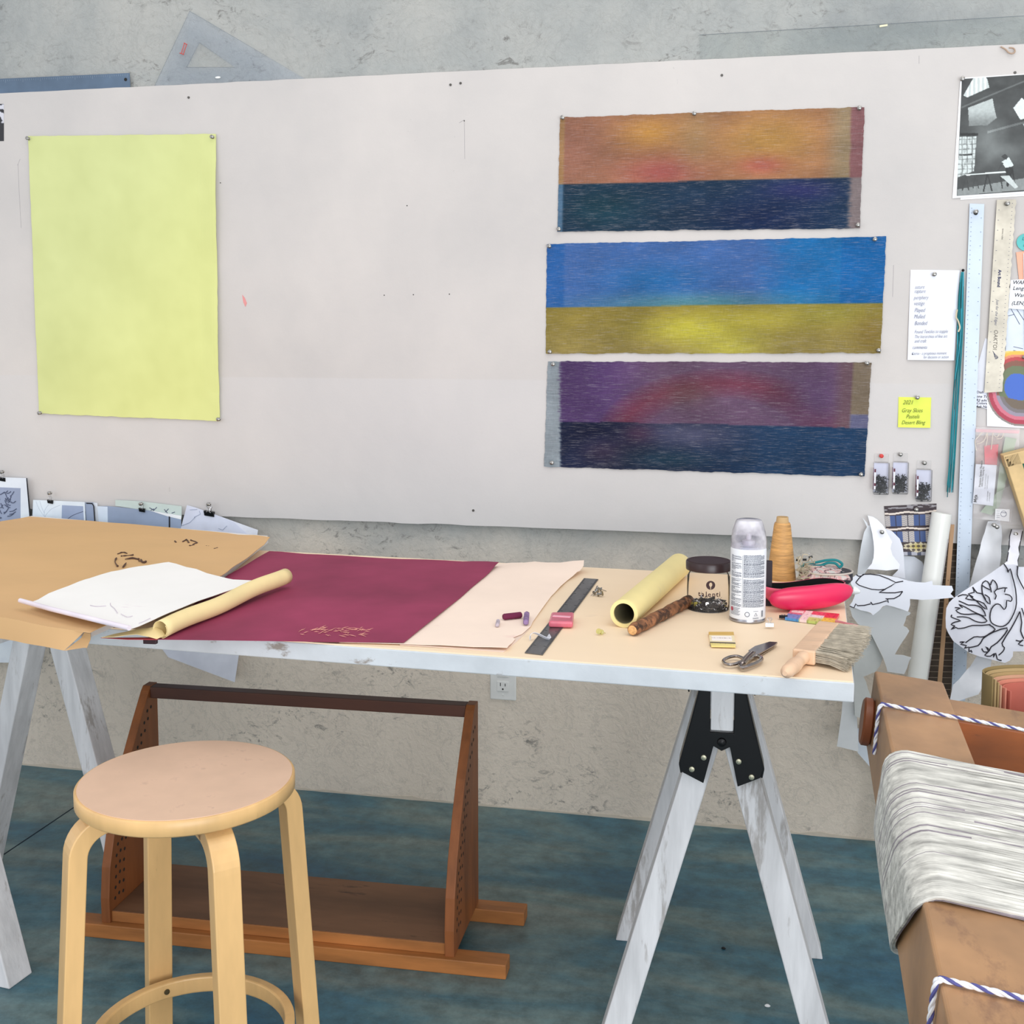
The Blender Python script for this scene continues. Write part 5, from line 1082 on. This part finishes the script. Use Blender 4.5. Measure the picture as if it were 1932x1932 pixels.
# concentric print
def conc(u, v):
    x = 1862 + 150 * u; y = 662 + 150 * v; dx, dy = x - 1917, y - 733
    d = math.hypot(dx * 1.25, dy) if dx < 0 else math.hypot(dx * .8, dy)
    if y < 757 - (1917 - x) * .2 and x > 1893 - (757 - y) * .05 - 12:
        for r, c in ((27, (66, 106, 196)), (42, (106, 118, 86)), (52, (134, 88, 72)), (59, (190, 70, 72)), (64, (226, 140, 112)), (70, (240, 190, 80)), (74, (244, 210, 120))):
            if d < r: return c
        return (236, 238, 244)
    d = math.hypot((x - 1925) * 1.05, y - 742)
    for r, c in ((34, (112, 98, 84)), (41, (120, 114, 116)), (48, (150, 142, 158)), (55, (206, 112, 130)), (63, (172, 58, 78)), (67, (140, 130, 124))):
        if d < r: return c
    return (236, 238, 244)
o = canvas('ring_print', pl4([(1862, 662), (2012, 662), (2012, 812), (1862, 804)], BY - .0040), 110, 110, conc, MC['print_matte'], th=.0008); tag(o, 'print of concentric coloured rings around a blue oval at the right edge', 'print')
pin(1932, 674, 'at the top of the ring print', BY - .004)
# plastic bags
t_ = thing('plastic_bag', PY(1880, 975, BY - .004), 'clear plastic bag with a red packet and thread, hanging below the ring print', 'bag')
M_bag = clear('bag_film', (253, 252, 252), .2, .10)
def film(name, pts, lev, seed, parent): return sheet(name, [(x, y, lev) for x, y in pts], M_bag, parent, 'y', .0003, .012, lambda x, z: -.004 * abs(noise.noise(V((x * 45, z * 30, seed)))))
film('film', [(1841, 806), (1924, 808), (1922, 860), (1908, 985), (1836, 978)], BY - .022, 3, t_)
def thr(L, m, r=.0011): return Bag().tube(smoothline([tuple(PY(x, y, BY - .012)) for x, y in L], 4), r, 5).obj('thread', m, t_, True)
M_ct = mat('cream_thread', 0)
for L in ([(1856, 812), (1846, 824), (1840, 832), (1842, 850)], [(1862, 812), (1863, 826), (1860, 842)], [(1874, 812), (1872, 830), (1870, 848)], [(1888, 812), (1882, 824), (1876, 822)], [(1843, 838), (1856, 832), (1862, 818)], [(1895, 812), (1890, 826), (1880, 828)]): thr(L, mat('pale_thread', (226, 212, 190), .8))
Bag().prism([PY(x, y, BY - .010) for x, y in [(1857, 841), (1884, 838), (1881, 880), (1858, 878)]], (0, .002, 0)).obj('red_packet', mat('red_foil', (214, 70, 84), .35, 0, .12, 40), t_)
Bag().prism([PY(x, y, BY - .006) for x, y in [(1842, 822), (1893, 822), (1888, 880), (1840, 880)]], (0, .002, 0)).obj('grey_insert', mat('mottled_insert', (168, 148, 142), .7, 0, .16, 60), t_)
Bag().prism([PY(x, y, BY - .013) for x, y in [(1841, 809), (1924, 812), (1922, 818), (1841, 815)]], (0, .001, 0)).obj('zip_strip', mat('rose_strip', (222, 172, 176), .5), t_)
card('green_strip', [(1897, 824), (1918, 828), (1905, 880), (1886, 955), (1871, 972), (1850, 966), (1880, 930), (1886, 880)], BY - .0145, (176, 194, 170), 'pale green paper strip running diagonally through the plastic bag')
t_ = thing('label_card', PY(1858, 955, BY - .020), 'white printed label card with sideways text in the plastic bag', 'card')
lc = [(1841, 875.5), (1881, 877.5), (1874, 955), (1835, 950)]
Bag().prism([PY(x, y, BY - .020) for x, y in lc], (0, .0015, 0)).obj('card', mat('label_card_white', (228, 232, 242), .5), t_, bevel=.001)
yd = V((-1, 0, 0)); xd_ = (PY(1841, 875, 0) - PY(1835, 950, 0)).normalized(); ydd = V((-xd_.z, 0, xd_.x))
def lt(s, x, y, size, b=0): text(s, 'printed_text', M_inkb, t_, PY(x, y, BY - .0204), xd_, ydd, size, bold=b, ext=.0001)
lt('Precision Sewing Threads', 1850, 919, .0062, .0002); lt('100% Nylon Sewing Kit', 1854, 919, .0052, .0001)
for k, (y0_, s) in enumerate(((922, 'fine thread for hand work'), (922, 'and for machine seams'), (946, 'colour and weight'), (946, 'of every thread'))): lt(s, 1859 + 4 * (k % 2) + (4 if k > 1 else 0), y0_, .0034)
lt('Myja', 1842.5, 948, .0100, .0003)
t_ = thing('plastic_bag', PY(1900, 1000, BY - .030), 'clear plastic bag with a small white tag, behind the wooden frame', 'bag')
film('film', [(1880, 930), (1925, 905), (1932, 960), (1926, 990), (1880, 988)], BY - .030, 9, t_)
t2 = Bag().prism([PY(x, y, BY - .026) for x, y in [(1878, 960), (1905, 961), (1904, 984), (1877, 981)]], (0, .0012, 0)).obj('tag', mat('tag_white', (238, 238, 238), .5), t_)
Bag().tube([PY(1893.5 + 5.5 * math.cos(q * .524), 969.5 + 5.5 * math.sin(q * .524), BY - .0265) for q in range(12)], .0006, 4, closed=True).obj('round_mark', M_inkg, t2)
B = Bag()
for q in range(4): B.tube([PY(1880, 964 + q * 4, BY - .0264), PY(1886, 964.3 + q * 4, BY - .0264)], .0004, 4)
B.tube([PY(1889, 967, BY - .0264), PY(1898, 967.5, BY - .0264)], .0008, 4); B.obj('print_lines', M_inkg, t2)
# wooden frame
t_ = thing('wooden_frame', PY(1930, 1000, -.10), 'raw pine stretcher frame leaning at the right edge of the board', 'frame')
M_pine = mat('pine', (222, 190, 136), .55, 0, .1, 9, (1, 1, 1), .15, 60, spots=((160, 116, 66), .64, 12, .6))
def bar(p0, p1, w, dpt, nm, inward):
    a = PY(*p0, -.085); b = PY(*p1, -.085); d = (b - a).normalized(); n_ = V(inward) - d * V(inward).dot(d); n_.normalize()
    Bag().prism([a, b, b + n_ * w, a + n_ * w], (0, dpt, 0)).obj(nm, M_pine, t_, bevel=.002)
bar((1893, 860), (2010, 830), .030, .045, 'top_rail', (.3, 0, -1)); bar((1894, 861), (1948, 1030), .034, .045, 'side_rail', (1, 0, .3))
Bag().prism([PY(x, y, -.06) for x, y in [(1925, 876), (2000, 860), (2000, 990), (1955, 990)]], (0, .004, 0)).obj('green_panel', mat('green_panel', (28, 112, 96), .6), t_)

# ---------------------------------------------------------------- lower right: ikat print, tube, yardstick, cut-outs
def ikat(u, v):
    if v < .10: return (58, 44, 48) if noise.noise(V((u * 7, v * 30, 1))) < .1 else (150, 146, 150)
    for y0_ in (.155, .475):
        if abs(v - y0_ - .012 * math.sin(u * 11)) < .018: return (232, 218, 206)
    for a_, b_ in ((.20, .42), (.53, .74)):
        if a_ < v < b_:
            k = (u * 4.3 + .15) % 1; i = int(u * 4.3 + .15)
            st = .5 + .5 * math.sin(v * 150 + 3 * math.sin(u * 40))
            if k < .07: return (46, 40, 56)
            return mixc((66, 88, 138), (206, 192, 176), (1 if (i % 2 == 0) != (k > .55) else 0) * (.55 + .45 * st))
    d = abs(u - .60) / .38 + abs(v - .83) / .12
    if d < 1:
        s = math.sin((u * 30 + v * 44)) * math.sin(u * 30 - v * 44); return mixc((58, 44, 40), mixc((220, 210, 180), (196, 176, 70), max(0, 1 - d * 1.3)), .9 if s > -.1 else .15)
    if v > .93: return (70, 76, 98) if (u * 5) % 1 < .4 else (176, 176, 186)
    return (52, 38, 44)
o = canvas('ikat_print', pl4([(1668, 955), (1767, 950), (1766, 1046), (1676, 1046)], BY - .002), 110, 110, ikat, MC['print_matte'], th=.0006, disp=lambda u, v: .012 * smooth(.5, 1, v)); tag(o, 'printed picture of blue and cream woven ikat cloth above the white paper cut-outs', 'print')
pin(1728, 961, 'at the top of the ikat cloth print', BY - .002)
o = sheet('curled_sheet', [(1700, 1048, -.026), (1725, 1050, -.024), (1740, 1060, -.022), (1750, 1085, -.022), (1752, 1110, -.022), (1700, 1112, -.03)], mat('blue_white_paper', (214, 218, 226), .7), None, 'y', .0006, .015); tag(o, 'curled white sheet hanging below the ikat cloth print', 'paper')
t_ = thing('white_tube', (.40, -.10, 0), 'long white paper roll standing upright in front of the wall, left of the yardstick', 'tube')
a = PY(1777, 968, -.050); b = PY(1731, 1282, -.085); d = (b - a) / (b.z - a.z); bt = a + d * (-a.z + .0006); rr_ = .0235; ax = (a - bt).normalized(); L = (a - bt).length
Bag().lathe([(.0001, 0), (rr_, 0), (rr_, L - .001), (rr_ - .0012, L), (rr_ - .002, L), (rr_ - .002, L - .03)], bt, ax, 40, cap=False).obj('roll', mat('tube_white', (232, 232, 226), .35, 0, .02, 5, spec=.5), t_, True)
sg = bt + V((.021, -.014, 0)); Bag().tube([sg + (a - bt) * .0, sg + (a - bt) * .55, sg + (a - bt) * .93], .0009, 5).obj('seam', mat('seam_grey', (176, 170, 170), .6), t_)
t_ = thing('yardstick', (.45, -.05, 0), 'wooden yardstick standing upright between the white roll and the white rule', 'ruler')
c = [PY(1793, 990, -.045), PY(1801, 990, -.045), PY(1783, 1275, -.055), PY(1770, 1275, -.055)]; dl = (c[3] - c[0]) / (c[3].z - c[0].z); dr = (c[2] - c[1]) / (c[2].z - c[1].z)
c[3] = c[0] + dl * (-c[0].z + .002); c[2] = c[3] + (c[1] - c[0]) * 1.1
Bag().prism(c, (0, .005, 0)).obj('stick', mat('stick_wood', (186, 148, 112), .6, 0, .1, 9, (1, 1, .2)), t_, bevel=.0006)
for y in (1095, 1140): p = PY(1789 - (y - 1095) * .06, y, -.0505); Bag().lathe([(.0001, 0), (.0010, 0), (.0001, .0006)], p, (0, -1, 0), 8).obj('dot', M_dark, t_)
t_ = thing('wire_grid', PY(1800, 1320, -.022), 'dark wire grid on the wall between the yardstick and the white rule', 'grid')
for k in range(27):
    y = 1036 + k * 11.0; x0_ = 1808 - (y - 1000) * .105; Bag().tube([PY(x0_ - 40, y, -.014), PY(x0_ + 22, y + 1, -.014)], .0011, 5).obj('wire', mat('grid_wire', (150, 134, 118), .5, .3), t_, True)
for xo in (-36, 18): Bag().tube([PY(1804 + xo, 1030, -.0165), PY(1804 + xo - 30, 1326, -.0165)], .0014, 5).obj('upright', MC['grid_wire'], t_, True)
Bag().prism([PY(x, y, -.006) for x, y in [(1770, 1022), (1830, 1022), (1800, 1330), (1738, 1330)]], (0, .004, 0)).obj('wall_shade_sheet', mat('wall_shade_sheet', (92, 80, 70), .8, 0, .12, 20), t_)  # added dark sheet: paints the shaded wall seen between the wires
# white cut-outs
C5 = lambda L, w: [(1560 + x / 5.68, 960 + y / 5.68, w) for x, y in L]
M_cut = mat('cutout_white', (236, 238, 246), .65, 0, .012, 6); M_cutg = mat('cutout_grey', (214, 216, 216), .7, 0, .02, 5)
t_ = thing('leaf_cutout', PY(1665, 1085, -.05), 'tall curling white paper cut-out pinned to the lower corner of the board', 'paper cut-out')
sheet('front_leaf', [(x, y, -.045 - .05 * smooth(1060, 980, 2040 - y) ) for x, y, _ in C5([(440, 75), (500, 90), (545, 120), (600, 175), (640, 240), (700, 355), (680, 420), (700, 490), (780, 590), (770, 640), (640, 655), (430, 640), (480, 580), (498, 520), (505, 440), (500, 360), (490, 280), (460, 150)], 0)], M_cut, t_, 'y', .0007, .012, lambda x, z: -.006 * math.sin(z * 20))
sheet('left_leaf', C5([(385, 100), (432, 150), (440, 180), (470, 180), (490, 280), (505, 440), (490, 560), (440, 640), (400, 700), (350, 725), (325, 705), (345, 540), (370, 380), (400, 250), (430, 195)], -.038), mat('cutout_shade', (222, 226, 230), .7), t_, 'y', .0007, .012, lambda x, z: -.012 * noise.noise(V((x * 8, z * 4, 0))))
sheet('right_leaf', C5([(610, 205), (700, 240), (780, 320), (812, 400), (825, 500), (832, 640), (842, 750), (700, 720), (760, 660), (780, 590), (700, 490), (680, 420), (700, 355), (640, 240)], -.034), M_cut, t_, 'y', .0007, .012)
pin(1663, 1003, 'on the curling white cut-out', -.060)
bc = thing('bird_cutout', PY(1690, 1150, -.16), 'white bird-shaped paper cut-out with black marker feathers, its tail crossing the white roll', 'paper cut-out')
sheet('body', C5([(310, 710), (400, 700), (560, 700), (760, 735), (870, 770), (960, 785), (1050, 790), (1130, 770), (1135, 815), (1240, 822), (1340, 825), (1355, 870), (1325, 910), (1365, 950), (1200, 965), (1020, 975), (890, 965), (892, 1030), (870, 1100), (800, 1075), (720, 1050), (640, 1030), (600, 1045), (560, 1090), (495, 1140), (470, 1115), (430, 1100), (360, 1085), (300, 1060), (240, 1040), (270, 1000), (300, 930), (290, 860), (255, 800), (270, 740)], -.16), M_cut, bc, 'y', .0008, .02, smooth=False)
lines = [[(310, 790), (345, 745), (390, 702), (470, 700), (560, 712), (660, 750), (740, 790), (690, 825), (620, 862), (560, 868), (480, 862), (400, 838), (345, 818), (310, 790)], [(740, 790), (780, 782), (818, 776)], [(630, 860), (600, 875), (560, 895), (640, 900), (730, 900), (812, 885)], [(812, 885), (780, 930), (720, 962), (640, 965), (630, 962)], [(650, 968), (660, 1005), (640, 985), (560, 1010), (492, 1025)], [(470, 998), (490, 1028), (475, 1005)], [(470, 1018), (400, 1035), (330, 1038), (310, 1018), (290, 1062), (245, 1042)], [(315, 705), (340, 722), (370, 720), (400, 702)]]
for L in lines: ink('marker_line', [[(1560 + x / 5.68, 960 + y / 5.68) for x, y in L]], -.1610, .0013, mat('marker', (44, 40, 48), .7), bc)
o = sheet('grey_cutout', C5([(245, 1050), (300, 1060), (430, 1100), (495, 1140), (560, 1090), (640, 1030), (800, 1075), (900, 1115), (885, 1140), (855, 1150), (840, 1210), (820, 1255), (860, 1275), (885, 1310), (850, 1370), (790, 1460), (730, 1565), (820, 1570), (905, 1595), (880, 1640), (860, 1710), (830, 1775), (650, 1750), (640, 1700), (600, 1590), (540, 1470), (480, 1350), (430, 1345), (420, 1290), (330, 1230), (270, 1150)], -.135), M_cutg, None, 'y', .0007, .02, lambda x, z: .004 * math.sin(x * 26)); tag(o, 'large pale grey leaf-shaped paper hanging below the bird cut-out', 'paper cut-out')
o = sheet('grey_cutout', C5([(330, 1240), (430, 1345), (480, 1350), (600, 1600), (570, 1680), (520, 1745), (390, 1800), (420, 1850), (440, 1932), (500, 2080), (520, 2300), (300, 2220), (285, 1700), (290, 1400)], -.115), mat('cutout_grey2', (206, 208, 204), .7), None, 'y', .0007, .03); tag(o, 'long pale grey paper strip hanging beside the right end of the table', 'paper cut-out')
o = sheet('grey_cutout', [(1596, 1240, -.10), (1614, 1228, -.10), (1616, 1330, -.10), (1619.7, 1418, -.10), (1579, 1408, -.10), (1588, 1345, -.10), (1592, 1290, -.10)], mat('cutout_grey3', (220, 222, 222), .7), None, 'y', .0007, .03); tag(o, 'narrow pale strip whose pointed lower end shows below the table corner', 'paper cut-out')
o = sheet('grey_cutout', [(1618, 1374, -.08), (1640, 1378, -.08), (1660, 1384, -.08), (1700, 1500, -.08), (1664, 1478, -.08), (1640, 1445, -.08), (1618, 1420, -.08)], mat('cutout_blue', (206, 214, 222), .7), None, 'y', .0007, .03); tag(o, 'bluish paper hanging lowest, in front of the wall beside the loom', 'paper cut-out')
# plant drawing
C6 = lambda x, y: (1780 + x / 5.52, 930 + y / 5.52)
dr_ = thing('plant_drawing', PY(1880, 1250, -.16), 'white paper with a black marker drawing of a root-like plant, hanging above the loom', 'drawing')
out = [(710, 380, -.035), (825, 380, -.035), (800, 500, -.08), (770, 700, -.15), (775, 770, -.16), (839, 770, -.16), (1200, 800, -.16), (1200, 1700, -.16), (839, 1650, -.16), (725, 1650, -.16), (722, 1700, -.16), (690, 1745, -.16), (640, 1770, -.16), (500, 1735, -.16), (380, 1705, -.16), (270, 1665, -.16), (180, 1600, -.16), (100, 1540, -.16), (50, 1460, -.16), (25, 1400, -.16), (22, 1300, -.16), (30, 1200, -.16), (60, 1140, -.16), (100, 1100, -.16), (220, 1015, -.16), (350, 930, -.16), (500, 830, -.16), (620, 745, -.16), (660, 710, -.15), (680, 600, -.12), (690, 450, -.06)]
sheet('paper', [(*C6(x, y), w) for x, y, w in out], mat('drawing_white', (234, 234, 244), .65), dr_, 'y', .0007, .02)
PL = [[(630, 740), (665, 790), (670, 830), (695, 790), (720, 880), (750, 1000), (760, 1150), (735, 1250), (680, 1350), (620, 1390), (560, 1385), (500, 1350), (485, 1290), (500, 1210), (545, 1160), (590, 1165), (630, 1215), (655, 1180), (660, 1120), (700, 1130), (715, 1100), (690, 1065), (640, 1055)], [(775, 770), (768, 850), (800, 930), (839, 1000), (900, 1100)],
      [(485, 1010), (400, 960), (440, 915), (480, 950), (500, 1035)], [(400, 960), (405, 1040), (440, 1120), (485, 1160), (475, 1090), (430, 1060)], [(490, 960), (515, 905), (555, 950), (560, 1000), (530, 1030), (550, 1070), (535, 1110)], [(560, 1005), (620, 990), (665, 990)], [(645, 992), (635, 1035)],
      [(305, 980), (350, 1040), (400, 1050), (440, 1110)], [(310, 1085), (260, 1050), (320, 1035), (305, 985)], [(265, 1055), (300, 1095), (340, 1120), (420, 1150), (455, 1215), (400, 1180), (340, 1120)], [(150, 1080), (200, 1060), (260, 1070), (230, 1100), (300, 1115), (340, 1120)], [(160, 1125), (220, 1150), (260, 1168), (330, 1170), (400, 1200), (440, 1282), (370, 1262), (300, 1230), (230, 1190), (160, 1160), (200, 1195)],
      [(120, 1195), (180, 1200), (130, 1222), (180, 1258), (260, 1265), (340, 1260), (400, 1282), (455, 1335), (400, 1350), (330, 1335), (270, 1302), (200, 1290), (140, 1292)], [(90, 1270), (80, 1290), (130, 1312), (180, 1332), (120, 1345), (80, 1370), (120, 1385)], [(120, 1385), (80, 1422), (130, 1400), (150, 1412), (220, 1405), (300, 1380), (400, 1380), (490, 1370)],
      [(480, 1375), (540, 1420), (480, 1465), (430, 1495), (380, 1500), (320, 1500), (230, 1560)], [(170, 1555), (220, 1550), (180, 1575), (240, 1590), (215, 1620), (265, 1605), (265, 1655), (290, 1640), (295, 1662)], [(270, 1610), (360, 1590), (400, 1540), (420, 1510), (520, 1450), (665, 1405), (640, 1470), (560, 1560), (500, 1600), (480, 1640)],
      [(400, 1620), (420, 1655), (470, 1650), (440, 1600), (480, 1640), (430, 1690), (490, 1700), (530, 1670), (520, 1710), (545, 1668), (560, 1730), (605, 1745)], [(795, 1235), (760, 1310), (700, 1420), (610, 1565), (635, 1610), (620, 1650), (575, 1690)], [(795, 1235), (815, 1350), (805, 1440), (839, 1520)], [(755, 1535), (800, 1545), (830, 1530), (780, 1575), (830, 1590)], [(815, 1200), (850, 1300)]]
for L in PL: ink('marker_line', [[C6(x, y) for x, y in smoothline(L, 2)]], -.1612, .0014, MC['marker'], dr_)
for L, w0, w1 in (([(710, 380), (690, 450), (680, 600), (660, 710)], -.037, -.151), ([(825, 400), (800, 520), (775, 700), (770, 770)], -.045, -.161)):
    Bag().tube([PY(*C6(x, y), w0 + (w1 - w0) * i / 3 - .002) for i, (x, y) in enumerate(L)], .0012, 5).obj('marker_line', MC['marker'], dr_)
pin(1914.5, 1007, 'at the neck of the plant drawing', -.045)
o = sheet('grey_scroll', [(1862, 982, -.035), (1892, 984, -.035), (1893, 1020, -.05), (1890, 1060, -.07), (1884, 1100, -.08), (1828, 1110, -.07), (1842, 1050, -.06), (1852, 1010, -.045)], mat('scroll_grey', (218, 220, 224), .65), None, 'y', .0007, .012, lambda x, z: -.018 * math.cos((x - .62) * 60)); tag(o, 'rounded pale grey paper pinned between the white rule and the plant drawing', 'paper cut-out')
pin(1874, 990, 'on the rounded pale grey paper', -.060); pin(1879, 993, 'just right of its twin on the rounded pale grey paper', -.060)
o = sheet('grey_scroll', [(1846, 1232, -.13), (1872, 1240, -.13), (1868, 1262, -.14), (1846, 1310, -.16), (1790, 1330, -.16), (1798, 1292, -.15), (1830, 1258, -.13)], MC['scroll_grey'], None, 'y', .0007, .02); tag(o, 'pale end of a paper scroll showing below the plant drawing', 'paper cut-out')

# ================================================================ clipped drawings at the left
def S(name, pts, lev, col, lab=None, parent=None, m=None, cat='drawing', th=.0012):
    o = sheet(name, [(x, y, lev) for x, y in pts], m or mat('%s_%d' % (name, int(abs(pts[0][0]) + pts[0][1])), col, .65), parent, 'y', th, .05, smooth=False)
    if lab: tag(o, lab, cat, None)
    return o
def group_drawing(lab, pts, lev, col, parts):
    c = PY(pts[0][0], pts[0][1], lev); t_ = thing('clipped_drawing', (c.x, lev, PY(pts[-1][0], pts[-1][1], lev).z), lab, 'drawing', 'drawings clipped along the foot of the board')
    S('sheet', pts, lev, col, None, t_)
    for nm, p, c_, off in parts: S(nm, p, lev - off, c_, None, t_, th=.0005)
    return t_
g1 = group_drawing('drawing of a braided form on grey, clipped at the far left', [(-120, 896), (52, 902), (56, 975), (60, 1250), (-120, 1250)], -.036, (232, 238, 250), [('grey_image', [(-120, 914), (39, 921), (39, 1180), (-120, 1180)], (158, 168, 192), .0008), ('black_edge', [(49.5, 902), (51.5, 902), (58, 974), (55.5, 974)], (20, 18, 28), .0016)])
rnd = random.Random(6)
for i in range(26):
    x, y = rnd.uniform(-6, 24), rnd.uniform(926, 980); a_ = rnd.choice([-.9, .5, 1.1, -.4]); L = rnd.uniform(6, 15)
    if (x - 5) ** 2 / 600 + (y - 948) ** 2 / 1200 > 1: continue
    ink('sketch_line', [[(x, y), (x + L * .5 * math.cos(a_), y + L * .5 * math.sin(a_) + 1.5), (x + L * math.cos(a_), y + L * math.sin(a_))]], -.0382, .0012, mat('graphite', (84, 92, 116), .7), g1)
S('white_paper', [(-60, 1180), (6, 1180), (8, 1248), (-60, 1246)], -.030, (226, 232, 244), 'lower end of a white sheet hanging behind the table, far left', cat='paper')
g2 = group_drawing('drawing of thin crossing lines with a grey panel, second from the left', [(63, 943), (160, 947), (163, 1010), (60, 1005)], -.034, (226, 236, 250), [('grey_image', [(117, 953), (157, 955), (160, 1008), (116, 1005)], (158, 172, 200), .0008)])
for L in [[(68, 946), (74, 960), (85, 976)], [(75, 945), (80, 960), (84, 968)], [(92, 952), (85, 962), (84, 972), (92, 980)], [(114, 953), (98, 960), (88, 970), (83, 978)]]: ink('sketch_line', [smoothline(L)], -.0347, .0007, mat('pale_graphite', (140, 152, 176), .7), g2)
ink('sketch_line', [smoothline([(124, 982), (136, 973), (148, 968), (157, 965)])], -.0356, .0007, MC['graphite'], g2)
for k, (x0_, x1_, col, w) in enumerate([(161, 176, (150, 164, 190), 'grey'), (176, 184, (226, 232, 240), 'white')]):
    o = S('paper_stack', [(x0_, 948), (x1_, 948 + k), (x1_ + 5, 1012), (x0_ + 4, 1010)], -.031 + .004 * k, col, w + ' sheet edge between the second and third clipped drawings', cat='paper')
ink('black_edge', [[(163, 949.5), (174, 950), (177, 955), (179, 985)]], -.0325, .0016, M_blk, bpy.data.objects['paper_stack'])
g3 = group_drawing('wide grey drawing under a pale green strip, third from the left', [(186, 955), (205, 955), (218, 956), (280, 963), (342, 974), (342, 1020), (187, 1012)], -.033, (150, 164, 188), [('light_edge', [(184, 955), (203, 956), (204, 1010), (188, 1008)], (216, 228, 244), .0008), ('white_fold', [(282, 963), (342, 973), (342, 980), (316, 974)], (240, 242, 248), .0012), ('black_edge', [(318.5, 974), (321, 975), (321, 1016), (318.5, 1016)], (22, 20, 26), .0016)])
S('green_paper', [(218, 943), (268, 946), (343, 955), (343, 977), (280, 964), (218, 954)], -.0375 + .0085, (206, 220, 214), 'pale green paper strip behind the third clipped drawing', cat='paper')
gp = bpy.data.objects['green_paper']
for L in [[(282, 958), (290, 962)], [(296, 957), (288, 965)], [(284, 963), (291, 960)], [(310, 961), (316, 968)], [(318, 960), (312, 966)], [(324, 968), (330, 966)]]: ink('ink_stroke', [L], -.0302, .0011, MC['graphite'], gp)
g4 = thing('clipped_drawing', PY(400, 1280, -.04), 'large white drawing clipped askew, its lower corner showing under the table', 'drawing', 'drawings clipped along the foot of the board')
S('sheet', [(353, 953), (368, 957), (487, 1000), (478, 1060), (443, 1287), (318, 1240), (288, 1200)], -.034, (230, 232, 244), None, g4)
S('translucent_flap', [(353, 954), (368, 957), (440, 984), (470, 1010), (340, 1004)], -.0362, (220, 224, 240), None, g4, th=.0005)
for L in [[(358, 962), (372, 961)], [(366, 976), (378, 970), (376, 964)], [(342, 992), (358, 986), (368, 976)], [(412, 997), (420, 1000), (428, 992)]]: ink('sketch_line', [L], -.0376, .0005, MC['pale_graphite'], g4)
ub = V((0, 0, 1))
for x, y, w, lab in [(5, 908, .018, 'at the top of the far left drawing'), (95, 950, .0165, 'at the top of the second drawing'), (268, 966, .0175, 'at the top of the third drawing'), (395, 974, .029, 'large one at the top of the askew white drawing')]:
    clip('binder_clip', PY(x, y, -.038), (1, 0, -.12), (0, 0, 1), (0, -1, 0), w, 'black binder clip ' + lab, h=w * .62 if w < .02 else w * .5)
for x, y, w in [(6, 890, 'far left drawing'), (96, 930, 'second drawing'), (268, 950, 'third drawing'), (396, 951, 'askew white drawing')]: pin(x, y, 'holding the clip of the ' + w, -.034)
# bits on the floor
for (x, y, r, col, w) in [(1365, 1790, .005, (20, 20, 22), 'black'), (1448, 1899, .006, (236, 236, 236), 'white')]:
    p = PZ(x, y, .0006); B = Bag(); rnd = random.Random(x); B.lathe([(r * .8, 0), (r, r * .3), (r * .5, r * .7), (.0001, r * .6)], p, (0, 0, 1), 7, sy=.6); o = B.obj('scrap', mat('scrap_' + w, col, .7)); tag(o, 'tiny %s scrap lying on the blue floor between the trestle legs' % w, 'scrap')
